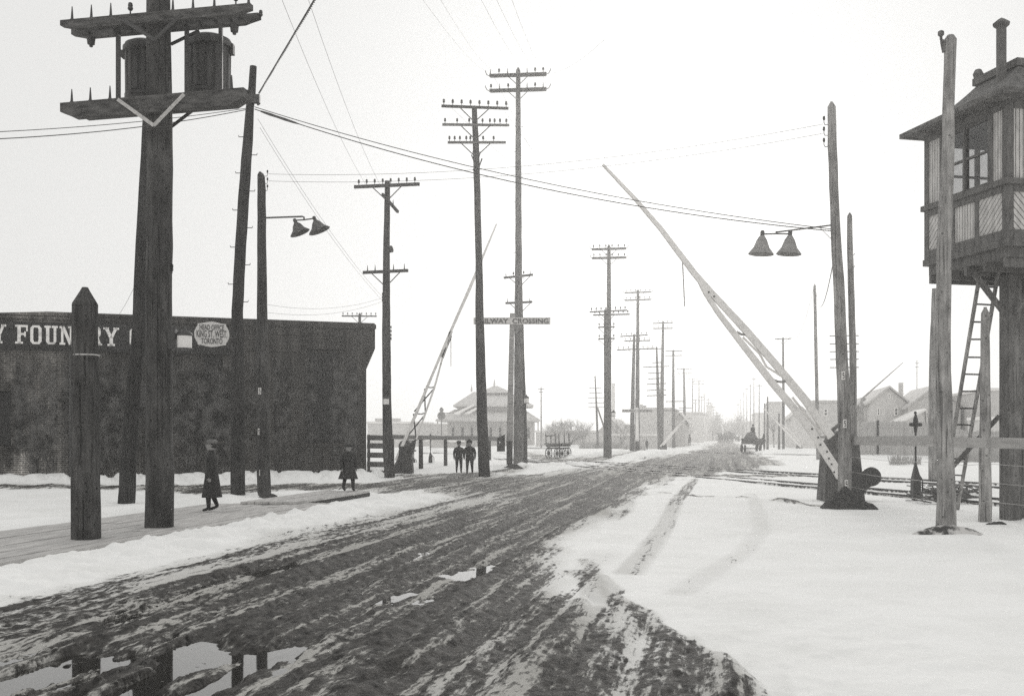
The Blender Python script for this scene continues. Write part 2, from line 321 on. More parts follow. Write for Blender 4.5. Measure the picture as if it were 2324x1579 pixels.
def relief(X, Y):
    a = X - RD * Y                              # across the road
    warpX = X + .5 * (fbm(X*.6, Y*.6, 11, 3) - .5); warpY = Y + 1.2 * (fbm(X*.6+9, Y*.6, 12, 3) - .5)
    sd_ = sdist(warpX, warpY, road_poly)
    k = np.clip(Y / 18, .5, 1.7) + .8 * ss(-3.5, -1, a) * ss(30, 14, Y) - 1.15 * ss(-8.5, -9.5, a) * ss(24, 28, Y) * ss(37, 35, Y)                 # edges are broader where the road is wider
    n1 = fbm(a*1.6, Y*.22, 21, 4) - .5
    mud = ss(-.25, .9, sd_ / k + n1 * 1.5)
    # the left margin is trodden slush
    slush = 1 - (1 - ss(0, 3.0, sd_ / k)) * .48 * ss(-3.6, -5.2, a)
    mud = mud * slush
    # right margin: snow still lying in the mud
    lay = ss(-4.2, -1.0, a) * ss(34, 22, Y)
    mud = mud * (1 - (.0 + .26 * ss(.35, .7, fbm(a*1.3, Y*.3, 23, 4))) * lay)
    far = ss(34, 60, Y); mud = mud * (1 - .10 * far)
    gp = G(1650, 1081); mud = np.maximum(mud, ss(1.2, .4, np.hypot((X-gp.x)/3.6, (Y-gp.y)/1.3) + .5*(fbm(X*1.5, Y*1.5, 73, 3)-.5)))
    pth = np.maximum(ss(-.5, .7, sdist(warpX, warpY, path_poly)), ss(-.3, .5, sdist(warpX, warpY, path2_poly)))
    mud = np.maximum(mud, pth * .72)
    # wheel and sledge marks crossing the snow on the right
    l1 = ldist(X, Y, polyW([(1578,1088),(1560,1110),(1535,1140),(1512,1190),(1470,1252),(1425,1305)]))
    l2 = ldist(X, Y, polyW([(1705,1120),(1722,1165),(1728,1205),(1690,1250),(1600,1308),(1540,1350)]))
    mud = np.maximum(mud, .42 * ss(.26, .08, l1) ); mud = np.maximum(mud, .24 * ss(.30, .06, l2))
    ruts = [[(1330,1275),(1400,1350),(1520,1440),(1660,1550),(1800,1680)], [(1310,1300),(1370,1360),(1480,1450),(1620,1570),(1740,1700)]]
    rut = sum(ss(.20, .03, ldist(X + .25*(fbm(X*1.2, Y*1.2, 24, 3)-.5), Y, polyW(r))) for r in ruts)
    mud = np.clip(np.maximum(mud, rut * .45) + .2 * rut * mud, 0, 1)
    for l in RAILS[:4]:
        mud = np.maximum(mud, .5 * ss(.12, .04, ldist(X, Y, [tuple(l[0])[:2], tuple(l[1])[:2]])))
    l5 = ldist(X, Y, polyW([(1500,1120),(1590,1129),(1700,1131),(1800,1142),(1880,1152),(2000,1160)]))
    mud = np.maximum(mud, .95 * ss(.35, .05, l5) * ss(.46, .54, fbm(X*1.1, Y*1.1, 71, 3)))
    lump = fbm(X*2.2, Y*2.2, 31, 4)
    # heights
    h = .05 * (fbm(X*.25, Y*.25, 41, 3) - .5) * 2 + .03 * (lump - .5) + .012 * (fbm(X*8, Y*8, 43, 3) - .5) + .012
    h = np.maximum(h, -.004)
    h = h * ss(0, 4, np.abs(Y-0)+1)
    bank_l = ss(-8.4, -7.85, a) * ss(-5.4, -7.6, a) * ss(5, 9, Y) * ss(31, 26, Y)
    h += bank_l * (.02 + .11 * lump + .06 * fbm(X*5, Y*5, 33, 3) + .03 * fbm(X*11, Y*11, 35, 2) + .04 * ss(.48, .7, fbm(X*2.6, Y*2.6, 34, 3)))
    bank_r = ss(-.2, 1.2, -sd_) * ss(3.2, 1.4, -sd_) * ss(-3, 0, a) * ss(16, 7, Y)
    h += bank_r * (.02 * lump)
    clods = ss(3.0, .3, np.abs(-sd_ - .4)) * ss(-2, 0, a) * ss(14, 8, Y)
    h += clods * .02 * ss(.45, .95, fbm(X*6.5, Y*6.5, 51, 4))
    back = ss(-12.6, -11.7, a) * 0
    bs = ss(-13.1, -11.7, a) * ss(-11.1, -11.5, a) * ss(10, 16, Y) * ss(30, 26, Y); h += bs * .16 * lump
    wallrow = sdist(X, Y, polyW([(-300,1090),(0,1090),(400,1087),(840,1078),(900,1083),(860,1092),(500,1099),(0,1097),(-300,1098)]))
    h += ss(0, .6, wallrow) * (.04 + .22 * ss(.4, .75, lump)) * ss(48, 40, Y)
    for cx_, cy_, hh in ((1100,1083,.25),(1180,1064,.2),(1290,1056,.18),(1385,1042,.2),(930,1082,.1)):
        g = G(cx_, cy_); r2 = ((X-g.x)/1.6)**2 + ((Y-g.y)/1.6)**2; h += hh * np.exp(-r2) * (.5 + lump)
    h += .35 * ss(.5, .8, fbm(X*.11+3, Y*.11, 61, 3)) * ss(45, 80, Y) * (1 - ss(0, .3, mud))
    # mud: lower, rutted along the road
    mm = ss(.15, .6, mud)
    q = a + .25 * (fbm(X*.15, Y*.15, 81, 2) - .5)
    rutt = np.sin(q * 5.2 + 2.2 * fbm(q*.8, Y*.07, 82, 3)) * .5 + .5
    fine = fbm(q*4.2, Y*.9, 83, 4); fine2 = fbm(X*9, Y*7, 84, 3)
    hm = -.014 + .052 * rutt * fbm(q*1.3, Y*.12, 85, 2) * 1.6 + .032 * (np.sin(q*15 + 3*fbm(q, Y*.2, 87, 2))*.5+.5) + .050 * (fine - .45) + .038 * (fine2 - .5)
    hm = np.maximum(hm, -.008 + 0 * hm) * .9 + .1 * hm + .012
    hm = np.maximum(hm, -.004)
    h = h * (1 - mm) + hm * mm
    for p in puddles:
        inside = ss(-.35, .25, sdist(X + .35*(fine-.5), Y + 1.4 * (fbm(q*2, Y*.3, 91, 3) - .5), p))
        h = h * (1 - .85 * inside) - inside * .040 + inside * .060 * ss(.49, .70, fine) + inside * .02 * ss(.6, .8, fine2)
    for l in RAILS[:4]:
        dd = ldist(X, Y, [tuple(l[0])[:2], tuple(l[1])[:2]]); h = h - .07 * ss(.3, .08, dd) * (1 - mm)
    # under the boardwalk the ground stays low
    uw = ss(-11.3, -11.0, a) * ss(-8.05, -8.35, a) * ss(23.2, 22.7, Y); h = h * (1 - uw) - .01 * uw
    uw2 = ss(-10.5, -10.2, a) * ss(-8.7, -9.0, a) * ss(22, 22.5, Y) * ss(27.5, 27, Y); h = h * (1 - uw2) + .0 * uw2
    return h, mud
def grid_mesh(ang, rad):
    A, Rr = np.meshgrid(ang, rad); X = Rr * np.sin(A); Y = Rr * np.cos(A)
    return X.ravel(), Y.ravel(), A.shape
NA, NR = 800, 780
ang = np.radians(np.linspace(-40, 40, NA)); rad = 4.2 * (330 / 4.2) ** (np.linspace(0, 1, NR))
X, Y, shp = grid_mesh(ang, rad)
Hh, Mud = relief(X, Y)
fade = ss(300, 180, np.hypot(X, Y)); Hh = Hh * fade
idx = np.arange(X.size).reshape(shp)
quads = np.stack([idx[:-1,:-1], idx[:-1,1:], idx[1:,1:], idx[1:,:-1]], -1).reshape(-1, 4)[:, ::-1]
isroad = (Mud[quads].mean(1) > .3) & (Y[quads].mean(1) < 300)
def big_mesh(name, V, Q, mudv, mats):
    used = np.unique(Q); rm = np.full(len(V), -1); rm[used] = np.arange(len(used)); Q = rm[Q]; V = V[used]; mv = mudv[used]
    me = bpy.data.meshes.new(name); me.vertices.add(len(V)); me.vertices.foreach_set('co', V.astype(np.float32).ravel())
    me.loops.add(Q.size); me.loops.foreach_set('vertex_index', Q.astype(np.int32).ravel())
    me.polygons.add(len(Q)); me.polygons.foreach_set('loop_start', np.arange(0, Q.size, 4, dtype=np.int32)); me.polygons.foreach_set('loop_total', np.full(len(Q), 4, np.int32))
    me.polygons.foreach_set('use_smooth', np.ones(len(Q), bool))
    me.update(calc_edges=True); me.validate()
    at = me.attributes.new('mud', 'FLOAT', 'POINT'); at.data.foreach_set('value', mv.astype(np.float32))
    me.materials.append(mats); o = bpy.data.objects.new(name, me); COL.objects.link(o); return o
def ground_mat():
    m = bpy.data.materials.new('snow_and_mud'); m.use_nodes = True; t = m.node_tree; b = t.nodes['Principled BSDF']
    N = t.nodes.new; L = t.links.new
    at = N('ShaderNodeAttribute'); at.attribute_name = 'mud'
    ge = N('ShaderNodeNewGeometry')
    def mapping(rz, sc):
        r = N('ShaderNodeVectorRotate'); r.rotation_type = 'Z_AXIS'; r.inputs['Angle'].default_value = rz
        L(ge.outputs['Position'], r.inputs[0]); p = N('ShaderNodeVectorMath'); p.operation = 'MULTIPLY'; p.inputs[1].default_value = sc; L(r.outputs[0], p.inputs[0]); return p.outputs[0]
    def noise(v, sc, det, ro=.65):
        n = N('ShaderNodeTexNoise'); n.inputs['Scale'].default_value = sc; n.inputs['Detail'].default_value = det; n.inputs['Roughness'].default_value = ro; L(v, n.inputs[0]); return n.outputs[0]
    def math_(op, a, b_=None, c=None, clamp=False):
        n = N('ShaderNodeMath'); n.operation = op; n.use_clamp = clamp
        for i, q in enumerate((a, b_, c)):
            if q is None: continue
            if isinstance(q, (int, float)): n.inputs[i].default_value = q
            else: L(q, n.inputs[i])
        return n.outputs[0]
    v1 = mapping(R(11.4), (8.5, .42, 2)); v2 = mapping(R(11.4), (2.4, .06, 1)); v3 = mapping(R(11.4), (20, 7, 8))
    n1 = noise(v1, 1, 9, .68); n2 = noise(v2, 1, 4); n3 = noise(v3, 1, 5)
    sgn = math_('ADD', math_('MULTIPLY', math_('SUBTRACT', n1, .5), 2.0), math_('MULTIPLY', math_('SUBTRACT', n2, .5), 1.9))
    sgn = math_('ADD', sgn, math_('MULTIPLY', math_('SUBTRACT', n3, .5), 1.5))
    mr = N('ShaderNodeMapRange'); mr.interpolation_type = 'SMOOTHSTEP'; L(at.outputs['Fac'], mr.inputs[0]); mr.inputs[1].default_value = 0; mr.inputs[2].default_value = .35; mr.inputs[3].default_value = -.5; mr.inputs[4].default_value = 0
    s2 = math_('ADD', math_('ADD', math_('MULTIPLY', at.outputs['Fac'], .585), mr.outputs[0]), sgn)
    mf = N('ShaderNodeMapRange'); mf.interpolation_type = 'SMOOTHSTEP'; L(s2, mf.inputs[0]); mf.inputs[1].default_value = .28; mf.inputs[2].default_value = .56
    mudc = N('ShaderNodeValToRGB'); mudc.color_ramp.elements[0].position = .35; mudc.color_ramp.elements[1].position = .68
    mudc.color_ramp.elements[0].color = gcol(.008, .06); mudc.color_ramp.elements[1].color = gcol(.095, .05); L(noise(mapping(R(11.4), (14,6,5)), 1, 7), mudc.inputs[0])
    snc = N('ShaderNodeValToRGB'); snc.color_ramp.elements[0].position = .3; snc.color_ramp.elements[1].position = .6
    snc.color_ramp.elements[0].color = (.84,.84,.825,1); snc.color_ramp.elements[1].color = (.93,.93,.92,1); L(noise(mapping(0, (.8,.8,.8)), 1, 8), snc.inputs[0])
    # dirty slush where some mud is mixed into the snow
    dirty = N('ShaderNodeMix'); dirty.data_type = 'RGBA'; dirty.blend_type = 'MULTIPLY'
    dm = N('ShaderNodeMapRange'); L(at.outputs['Fac'], dm.inputs[0]); dm.inputs[1].default_value = .1; dm.inputs[2].default_value = .9; dm.inputs[3].default_value = 0; dm.inputs[4].default_value = 1.0
    L(dm.outputs[0], dirty.inputs[0]); L(snc.outputs[0], dirty.inputs['A']); dirty.inputs['B'].default_value = (.55,.54,.52,1)
    vo = N('ShaderNodeTexVoronoi'); vo.inputs['Scale'].default_value = 2.6; L(ge.outputs['Position'], vo.inputs[0])
    sz = N('ShaderNodeSeparateColor'); L(vo.outputs['Color'], sz.inputs[0])
    sp_ = math_('LESS_THAN', vo.outputs['Distance'], math_('MULTIPLY', math_('SUBTRACT', sz.outputs[0], .62), .12))
    soot = N('ShaderNodeMix'); soot.data_type = 'RGBA'; L(sp_, soot.inputs[0]); L(dirty.outputs['Result'], soot.inputs['A']); soot.inputs['B'].default_value = (.07,.065,.06,1); dirty = soot
    cm = N('ShaderNodeMix'); cm.data_type = 'RGBA'; L(mf.outputs[0], cm.inputs[0]); L(dirty.outputs['Result'], cm.inputs['A']); L(mudc.outputs[0], cm.inputs['B'])
    L(cm.outputs['Result'], b.inputs['Base Color'])
    rm = N('ShaderNodeMapRange'); L(math_('MULTIPLY', mf.outputs[0], math_('SUBTRACT', 1.25, n3)), rm.inputs[0]); rm.inputs[3].default_value = .9; rm.inputs[4].default_value = .60; L(rm.outputs[0], b.inputs['Roughness'])
    b.inputs['Specular IOR Level'].default_value = .12
    hb = math_('ADD', math_('MULTIPLY', n1, .6), math_('MULTIPLY', noise(mapping(0, (19,15,19)), 1, 6), .55))
    hb = math_('SUBTRACT', hb, math_('MULTIPLY', mf.outputs[0], .25))
    bp = N('ShaderNodeBump'); bp.inputs['Distance'].default_value = .07
    L(math_('ADD', math_('MULTIPLY', at.outputs['Fac'], .7), .25), bp.inputs['Strength']); L(hb, bp.inputs['Height']); L(bp.outputs[0], b.inputs['Normal'])
    return m
M_ground = ground_mat()
V = np.stack([X, Y, Hh], -1)
structure(big_mesh('road', V, quads[isroad], Mud, M_ground))
structure(big_mesh('ground', V, quads[~isroad], Mud, M_ground))
# the land beyond the surveyed wedge: far sheet, and behind the camera
Mfs = mat('far_snow', .8, .88, scale=(.3,.3,.3), bump=.1)
def ring_sheet():
    mb = MB(); n = 64
    # wedge outside +-40 degrees and nearer than 4.2 m, plus everything past 330 m
    def pt(a, r, z=0): return (r*math.sin(a), r*math.cos(a), z)
    a0, a1 = R(40), R(320)
    for i in range(n):
        t0 = a0 + (a1-a0)*i/n; t1 = a0 + (a1-a0)*(i+1)/n
        for r0, r1 in ((4.2, 330),):
            mb.add([pt(t0,r0), pt(t1,r0), pt(t1,r1), pt(t0,r1)], [(0,1,2,3)])
    for i in range(n*2):
        t0 = 2*math.pi*i/(n*2); t1 = 2*math.pi*(i+1)/(n*2)
        mb.add([pt(t0,330), pt(t1,330), pt(t1,2500), pt(t0,2500)], [(0,1,2,3)])
        mb.add([(0,0,0), pt(t1,4.2), pt(t0,4.2)], [(0,1,2)])
    o = mb.build('snowfield', Mfs); return structure(o)
ring_sheet()
# water standing in the ruts
def water_mat():
    m = bpy.data.materials.new('standing_water'); m.use_nodes = True; t = m.node_tree; b = t.nodes['Principled BSDF']
    b.inputs['Base Color'].default_value = (.02,.019,.017,1); b.inputs['Roughness'].default_value = .03; b.inputs['Specular IOR Level'].default_value = .9; b.inputs['IOR'].default_value = 1.5
    n = t.nodes.new('ShaderNodeTexNoise'); n.inputs['Scale'].default_value = 2.5; n.inputs['Detail'].default_value = 2
    g = t.nodes.new('ShaderNodeNewGeometry'); t.links.new(g.outputs['Position'], n.inputs[0])
    bp = t.nodes.new('ShaderNodeBump'); bp.inputs['Strength'].default_value = .04; bp.inputs['Distance'].default_value = .01; t.links.new(n.outputs[0], bp.inputs['Height']); t.links.new(bp.outputs[0], b.inputs['Normal'])
    return m
mb = MB(); mb.add([(-9,4.6,-.014),(4,4.6,-.014),(6,22,-.014),(-7,22,-.014)], [(0,1,2,3)])
structure(mb.build('puddle_water', water_mat()))

# ---------------------------------------------------------------- generic builders
INS_ME = {}
def insulator(parent, p, s=1.0, kind='bell'):
    if kind not in INS_ME:
        mb = MB()
        if kind == 'bell': mb.lathe([(.012,0),(.012,.07),(.03,.075),(.045,.1),(.035,.13),(.04,.15),(.03,.19),(.012,.2)], n=8)
        else: mb.lathe([(.035,0),(.02,.03),(.014,.12),(.007,.2)], n=8)
        me = bpy.data.meshes.new('insulator'); me.from_pydata(mb.v, [], mb.f); me.materials.append(M_ins if kind == 'bell' else M_iron); me.update(); INS_ME[kind] = me
    o = bpy.data.objects.new('insulator' if kind == 'bell' else 'pin', INS_ME[kind]); COL.objects.link(o)
    o.parent = parent; o.matrix_parent_inverse = par_inv(parent); o.location = p; o.scale = (s, s, s); return o
def par_inv(o):
    m = Matrix.Identity(4); ch = []
    while o is not None: ch.append(o); o = o.parent
    for q in reversed(ch):
        base = Matrix.Translation(q.location) @ q.rotation_euler.to_matrix().to_4x4() @ Matrix.Diagonal((*q.scale, 1))
        m = m @ q.matrix_parent_inverse @ base
    return m.inverted()
def part(mb, name, m, parent, smooth=False):      # part given in world coordinates
    o = mb.build(name, m, None, smooth); o.parent = parent; o.matrix_parent_inverse = par_inv(parent); return o
def shaft(mb, pts, z, n=14, tip='flat', wob=.04, foot=.25, zlean=0):
    """pts: survey (x, y, width) from the base up, at depth z."""
    W = [(P(x, y, z + zlean * i / max(1, len(pts)-1)), wd * px(z) / 2) for i, (x, y, wd) in enumerate(pts)]
    W.insert(0, (W[0][0] - Vector((0,0,foot)), W[0][1]))
    P2 = []; R2 = []
    for (a, ra), (b, rb) in zip(W[:-1], W[1:]):
        k = max(1, int((b-a).length / .35))
        for i in range(k):
            t = i / k; P2.append(a.lerp(b, t)); R2.append(ra + (rb-ra)*t)
    P2.append(W[-1][0]); R2.append(W[-1][1])
    P2 = [p + Vector((random.uniform(-1,1), random.uniform(-1,1), 0)) * R2[i] * .05 if 0 < i < len(P2)-1 else p for i, p in enumerate(P2)]
    if tip == 'cone':
        d = (P2[-1]-P2[-2]).normalized(); P2.append(P2[-1] + d * R2[-1] * 1.3); R2.append(R2[-1] * .25)
    elif tip == 'round':
        d = (P2[-1]-P2[-2]).normalized(); r = R2[-1]; P2 += [P2[-1] + d * r * .7]; R2 += [r * .55]
    mb.tube(P2, R2, n, True, 0, wob)
def crossarm(root, z, xl, yl, xr, yr, hpx, ins=(), kind='bell', dz=0, skew=0, brace=True, polex=None, m=None, name='crossarm', isc=1.0, bmat=None, braceh=None, wdt=None):
    z0 = z + dz; a = P(xl, yl, z0 + skew); b = P(xr, yr, z0 - skew); h = hpx * px(z)
    mb = MB(); mb.bar(a, b, wdt or max(.07, h * .8), h)
    o = part(mb, name, m or M_arm, root)
    for t in ins:
        k = kind
        if isinstance(t, tuple): t, k = t
        insulator(o, a.lerp(b, t) + Vector((0,0,h/2)), isc, k)
    if brace:
        c = polex if polex is not None else (xl+xr)/2
        tc = (c - xl) / (xr - xl)
        L = (b-a).length
        bh = braceh or .55
        mbb = MB(); pc = a.lerp(b, tc) - Vector((0,0,bh))
        for s_ in (-1, 1):
            e = a.lerp(b, tc + s_ * .55 / L) - Vector((0,0,h*.3))
            off = Vector((0,-.04,0)); mbb.bar(pc + off, e + off, .035, .012, up=(0,-1,0))
        part(mbb, 'brace', bmat or M_iron, root)
    return o
def even(n, m=.04): return [m + (1-2*m) * i / (n-1) for i in range(n)]
def pole_root(name, label, x, y, z=None, group=None, cat='utility pole'):
    z = z or zof(y); return thing(name, label, cat, P(x, y, z), 0, group), z
def lantern(root, x0, x1, y0, y1, z):            # opal cylinder with a domed cap, fixed to a pole
    c = P((x0+x1)/2, y1, z); r = (x1-x0)*px(z)/2; h = (y1-y0)*px(z)
    mb = MB(); mb.lathe([(r,0),(r,h)], c, 20); g = part(mb, 'lantern_glass', M_glass_w, root, True)
    mb = MB(); mb.lathe([(r*1.08,0),(r*1.12,h*.1),(r*.95,h*.28),(r*.6,h*.42),(r*.25,h*.5),(r*.25,h*.62),(r*.1,h*.72),(r*.1,h*.85),(.004,h*.9)], c + Vector((0,0,h)), 20)
    part(mb, 'lantern_cap', M_iron, root, True)
    mb = MB(); mb.lathe([(r*.8,-h*.14),(r*1.12,-h*.08),(r*1.12,0)], c, 20); part(mb, 'lantern_base', M_iron, root, True); return c, r, h
def plate(root, x, y, wpx, hpx, z):
    mb = MB(); c = P(x, y, z); w_, h_ = wpx*px(z), hpx*px(z)
    mb.box(c.x-w_/2, c.x+w_/2, c.y-.01, c.y+.03, c.z-h_/2, c.z+h_/2)
    o = part(mb, 'number_plate', M_white, root)
    mb = MB(); y0 = c.y-.014
    for (a0,a1,b0,b1) in ((-.28,.28,.22,.34),(-.28,-.12,.0,.3),(-.28,.28,-.04,.08),(.12,.28,-.3,.02),(-.28,.28,-.36,-.26)):
        mb.box(c.x+a0*w_, c.x+a1*w_, y0, y0+.003, c.z+b0*h_, c.z+b1*h_)
    q = mb.build('plate_mark', M_signink); q.parent = o; q.matrix_parent_inverse = par_inv(o)
def wire(label, a, b, sag=.4, r=.006, cat='wire', group=None, m=None, name='wire', n=26):
    a, b = Vector(a), Vector(b); pts = []
    for i in range(n+1):
        t = i/n; p = a.lerp(b, t); p.z -= sag * 4 * t * (1-t); pts.append(p)
    mb = MB(); mb.tube(pts, r, 5, False); o = mb.build(name, m or M_iron); recenter(o); return tag(o, label, cat, group)
def text_mesh(name, body, size, m, depth=.006, bold=.0, align='CENTER', spacing=1.0):
    c = bpy.data.curves.new(name, 'FONT'); c.body = body; c.size = size; c.extrude = depth; c.offset = bold; c.align_x = align; c.align_y = 'CENTER'; c.space_character = spacing
    c.resolution_u = 3
    t = bpy.data.objects.new('tmp', c); COL.objects.link(t); bpy.context.view_layer.update()
    me = bpy.data.meshes.new_from_object(t.evaluated_get(bpy.context.evaluated_depsgraph_get())); COL.objects.unlink(t); bpy.data.objects.remove(t)
    me.name = name; me.materials.clear(); me.materials.append(m); o = bpy.data.objects.new(name, me); COL.objects.link(o); return o
# ---------------------------------------------------------------- foundry building (front wall plane through its right corner, running off 18 degrees)
FC = Vector((-5.58, 40.4)); FA = math.atan2(.309, .951)
def wl(x, y):
    k = (x-CX)/FD; s_ = (40.4*k + 5.58) / (.951 - .309*k); z = 40.4 + .309*s_; return s_, EYE - (y-HY)*z/FD
froot = thing('brick_foundry', 'long dark brick foundry with a white-lettered sign band and bare creepers, left of the road', 'building', (FC.x, FC.y, 0), FA)
def fpart(mb, name, m, parent=None, smooth=False):
    o = mb.build(name, m, parent if parent is not None else froot, smooth); return o
def wall_open(mb, x0, x1, z0, z1, y0, y1, ops):
    xs = sorted(set([x0, x1] + [v for o in ops for v in o[:2]])); 
    for a, b in zip(xs[:-1], xs[1:]):
        cuts = sorted([(o[2], o[3]) for o in ops if o[0] <= a + 1e-6 and o[1] >= b - 1e-6]); z = z0
        for c, d in cuts:
            if c > z: mb.box(a, b, y0, y1, z, c)
            z = d
        if z < z1: mb.box(a, b, y0, y1, z, z1)
s_l = -26.0
w1 = [wl(697, 1005)[0], wl(771, 1005)[0], wl(730, 1005)[1], wl(730, 792)[1]]
w0 = [wl(-42, 1012)[0], wl(25, 1012)[0], wl(0, 1012)[1], wl(0, 886)[1]]
w2 = [wl(462, 1005)[0], wl(505, 1005)[0], wl(480, 1000)[1], wl(480, 800)[1]]
wm1 = [-20.4, -19.2, 1.0, 3.2]
mb = MB(); wall_open(mb, s_l, 0, -.3, 5.62, 0, .4, [tuple(w1), tuple(w0), tuple(w2), (-17.6,-16.4,w0[2],w0[3]), (-22.4,-21.2,w0[2],w0[3])])
mb.box(-.4, 0, .4, 18, -.3, 5.62); mb.box(s_l, s_l+.4, .4, 18, -.3, 5.62); mb.box(s_l+.4, -.4, 17.6, 18, -.3, 5.62)
fpart(mb, 'wall', M_brick)
mb = MB()                                           # coping courses and the low peak of the parapet
def parapet(y0, y1, z0, drop): 
    xa, xb = wl(110, 708)[0], wl(0, 708)[0]
    poly = [(s_l, y0, z0), (.38, y0, z0), (.38, y0, 5.76 + drop), (.30, y0, 5.83 + drop), (xa, y0, 5.86 + drop), (xb, y0, 5.77 + drop), (s_l, y0, 5.45 + drop)]
    mb.prism(poly, (0, y1-y0, 0))
parapet(-.05, .45, 5.62, 0); mb.box(.0, .38, .45, 18, 5.62, 5.8)
mb.box(s_l, .36, -.09, -.052, 5.60, 5.66)
fpart(mb, 'parapet', M_brick)
mb = MB(); zc = wl(831, 836)[1]                     # brick corbel swelling out at the right corner
n = 12
for i in range(n):
    z0 = zc + i*.066; mb.box(.002, .028*(i+1), -.03, .5, z0, z0+.064)
mb.box(.002, .34, -.03, .5, zc + n*.066, 5.6)
mb.box(wl(783,900)[0], -.0, -.032, -.002, -.2, 5.58)   # corner pier
fpart(mb, 'corner_corbel', M_brick)
mb = MB()                                           # long recessed brick panel right of the sign: frame courses
xa, xb = wl(530, 755)[0], wl(781, 760)[0]; za = wl(650, 757)[1]; zb = wl(650, 795)[1]
for zz in (za, za-.11, za-.20, zb): mb = MB(); mb.box(xa, xb, -.035, -.002, zz-.04, zz+.02); fpart(mb, 'string_course', M_brick)
for xs in (wl(131,900)[0], wl(590,900)[0], wl(660,900)[0]): mb = MB(); mb.box(xs, xs+.5, -.06, -.002, -.2, wl(300,797)[1]-.05); fpart(mb, 'pilaster', M_brick)
mb = MB(); mb.box(s_l+.4, -.4, .4, 17.6, 5.2, 5.35); fpart(mb, 'roof', M_roof)
def fwindow(o, rows, cols, shade):
    x0, x1, z0, z1 = o
    f = MB(); t = .07
    f.box(x0, x0+t, .18, .28, z0, z1); f.box(x1-t, x1, .18, .28, z0, z1); f.box(x0+t, x1-t, .18, .28, z1-t, z1); f.box(x0+t, x1-t, .18, .28, z0, z0+t)
    for i in range(1, cols): xx = x0 + (x1-x0)*i/cols; f.box(xx-.02, xx+.02, .2, .26, z0+t, z1-t)
    for i in range(1, rows): zz = z0 + (z1-z0)*i/rows; f.box(x0+t, x1-t, .203, .257, zz-(.04 if i == rows//2 else .02), zz+(.04 if i == rows//2 else .02))
    w_ = fpart(f, 'window', M_poleD)
    g = MB(); g.box(x0+.02, x1-.02, .22, .235, z0+.02, z1-.02); q = g.build('pane', M_winglass, w_)
    s2 = MB(); s2.box(x0-.08, x1+.08, -.09, .17, z0-.12, z0); q = s2.build('sill', M_brick, w_)
    l2 = MB(); l2.box(x0-.05, x1+.05, -.045, .17, z1, z1+.14); q = l2.build('lintel', M_brick, w_)
fwindow(w1, 6, 4, 0); fwindow(w0, 4, 3, 0); fwindow(w2, 6, 3, 0); fwindow((-17.6,-16.4,w0[2],w0[3]), 4, 3, 0); fwindow((-22.4,-21.2,w0[2],w0[3]), 4, 3, 0)
mb = MB(); xs = wl(160, 900)[0]                     # rain pipe
mb.tube([(xs, -.1, .1), (xs, -.1, wl(160,800)[1])], .055, 8)
for i in range(4): mb.box(xs-.08, xs+.08, -.11, -.002, .6+i*1.0, .65+i*1.0)
fpart(mb, 'rain_pipe', M_iron)
sb_x1 = wl(522, 770)[0]; sb_z0 = wl(300, 797)[1]; sb_z1 = wl(300, 738)[1]
mb = MB(); mb.box(s_l, sb_x1, -.12, -.002, sb_z0, sb_z1); mb.box(s_l, sb_x1+.04, -.16, -.1, sb_z0-.05, sb_z0-.002); 
sign = fpart(mb, 'sign_band', M_darkpaint)
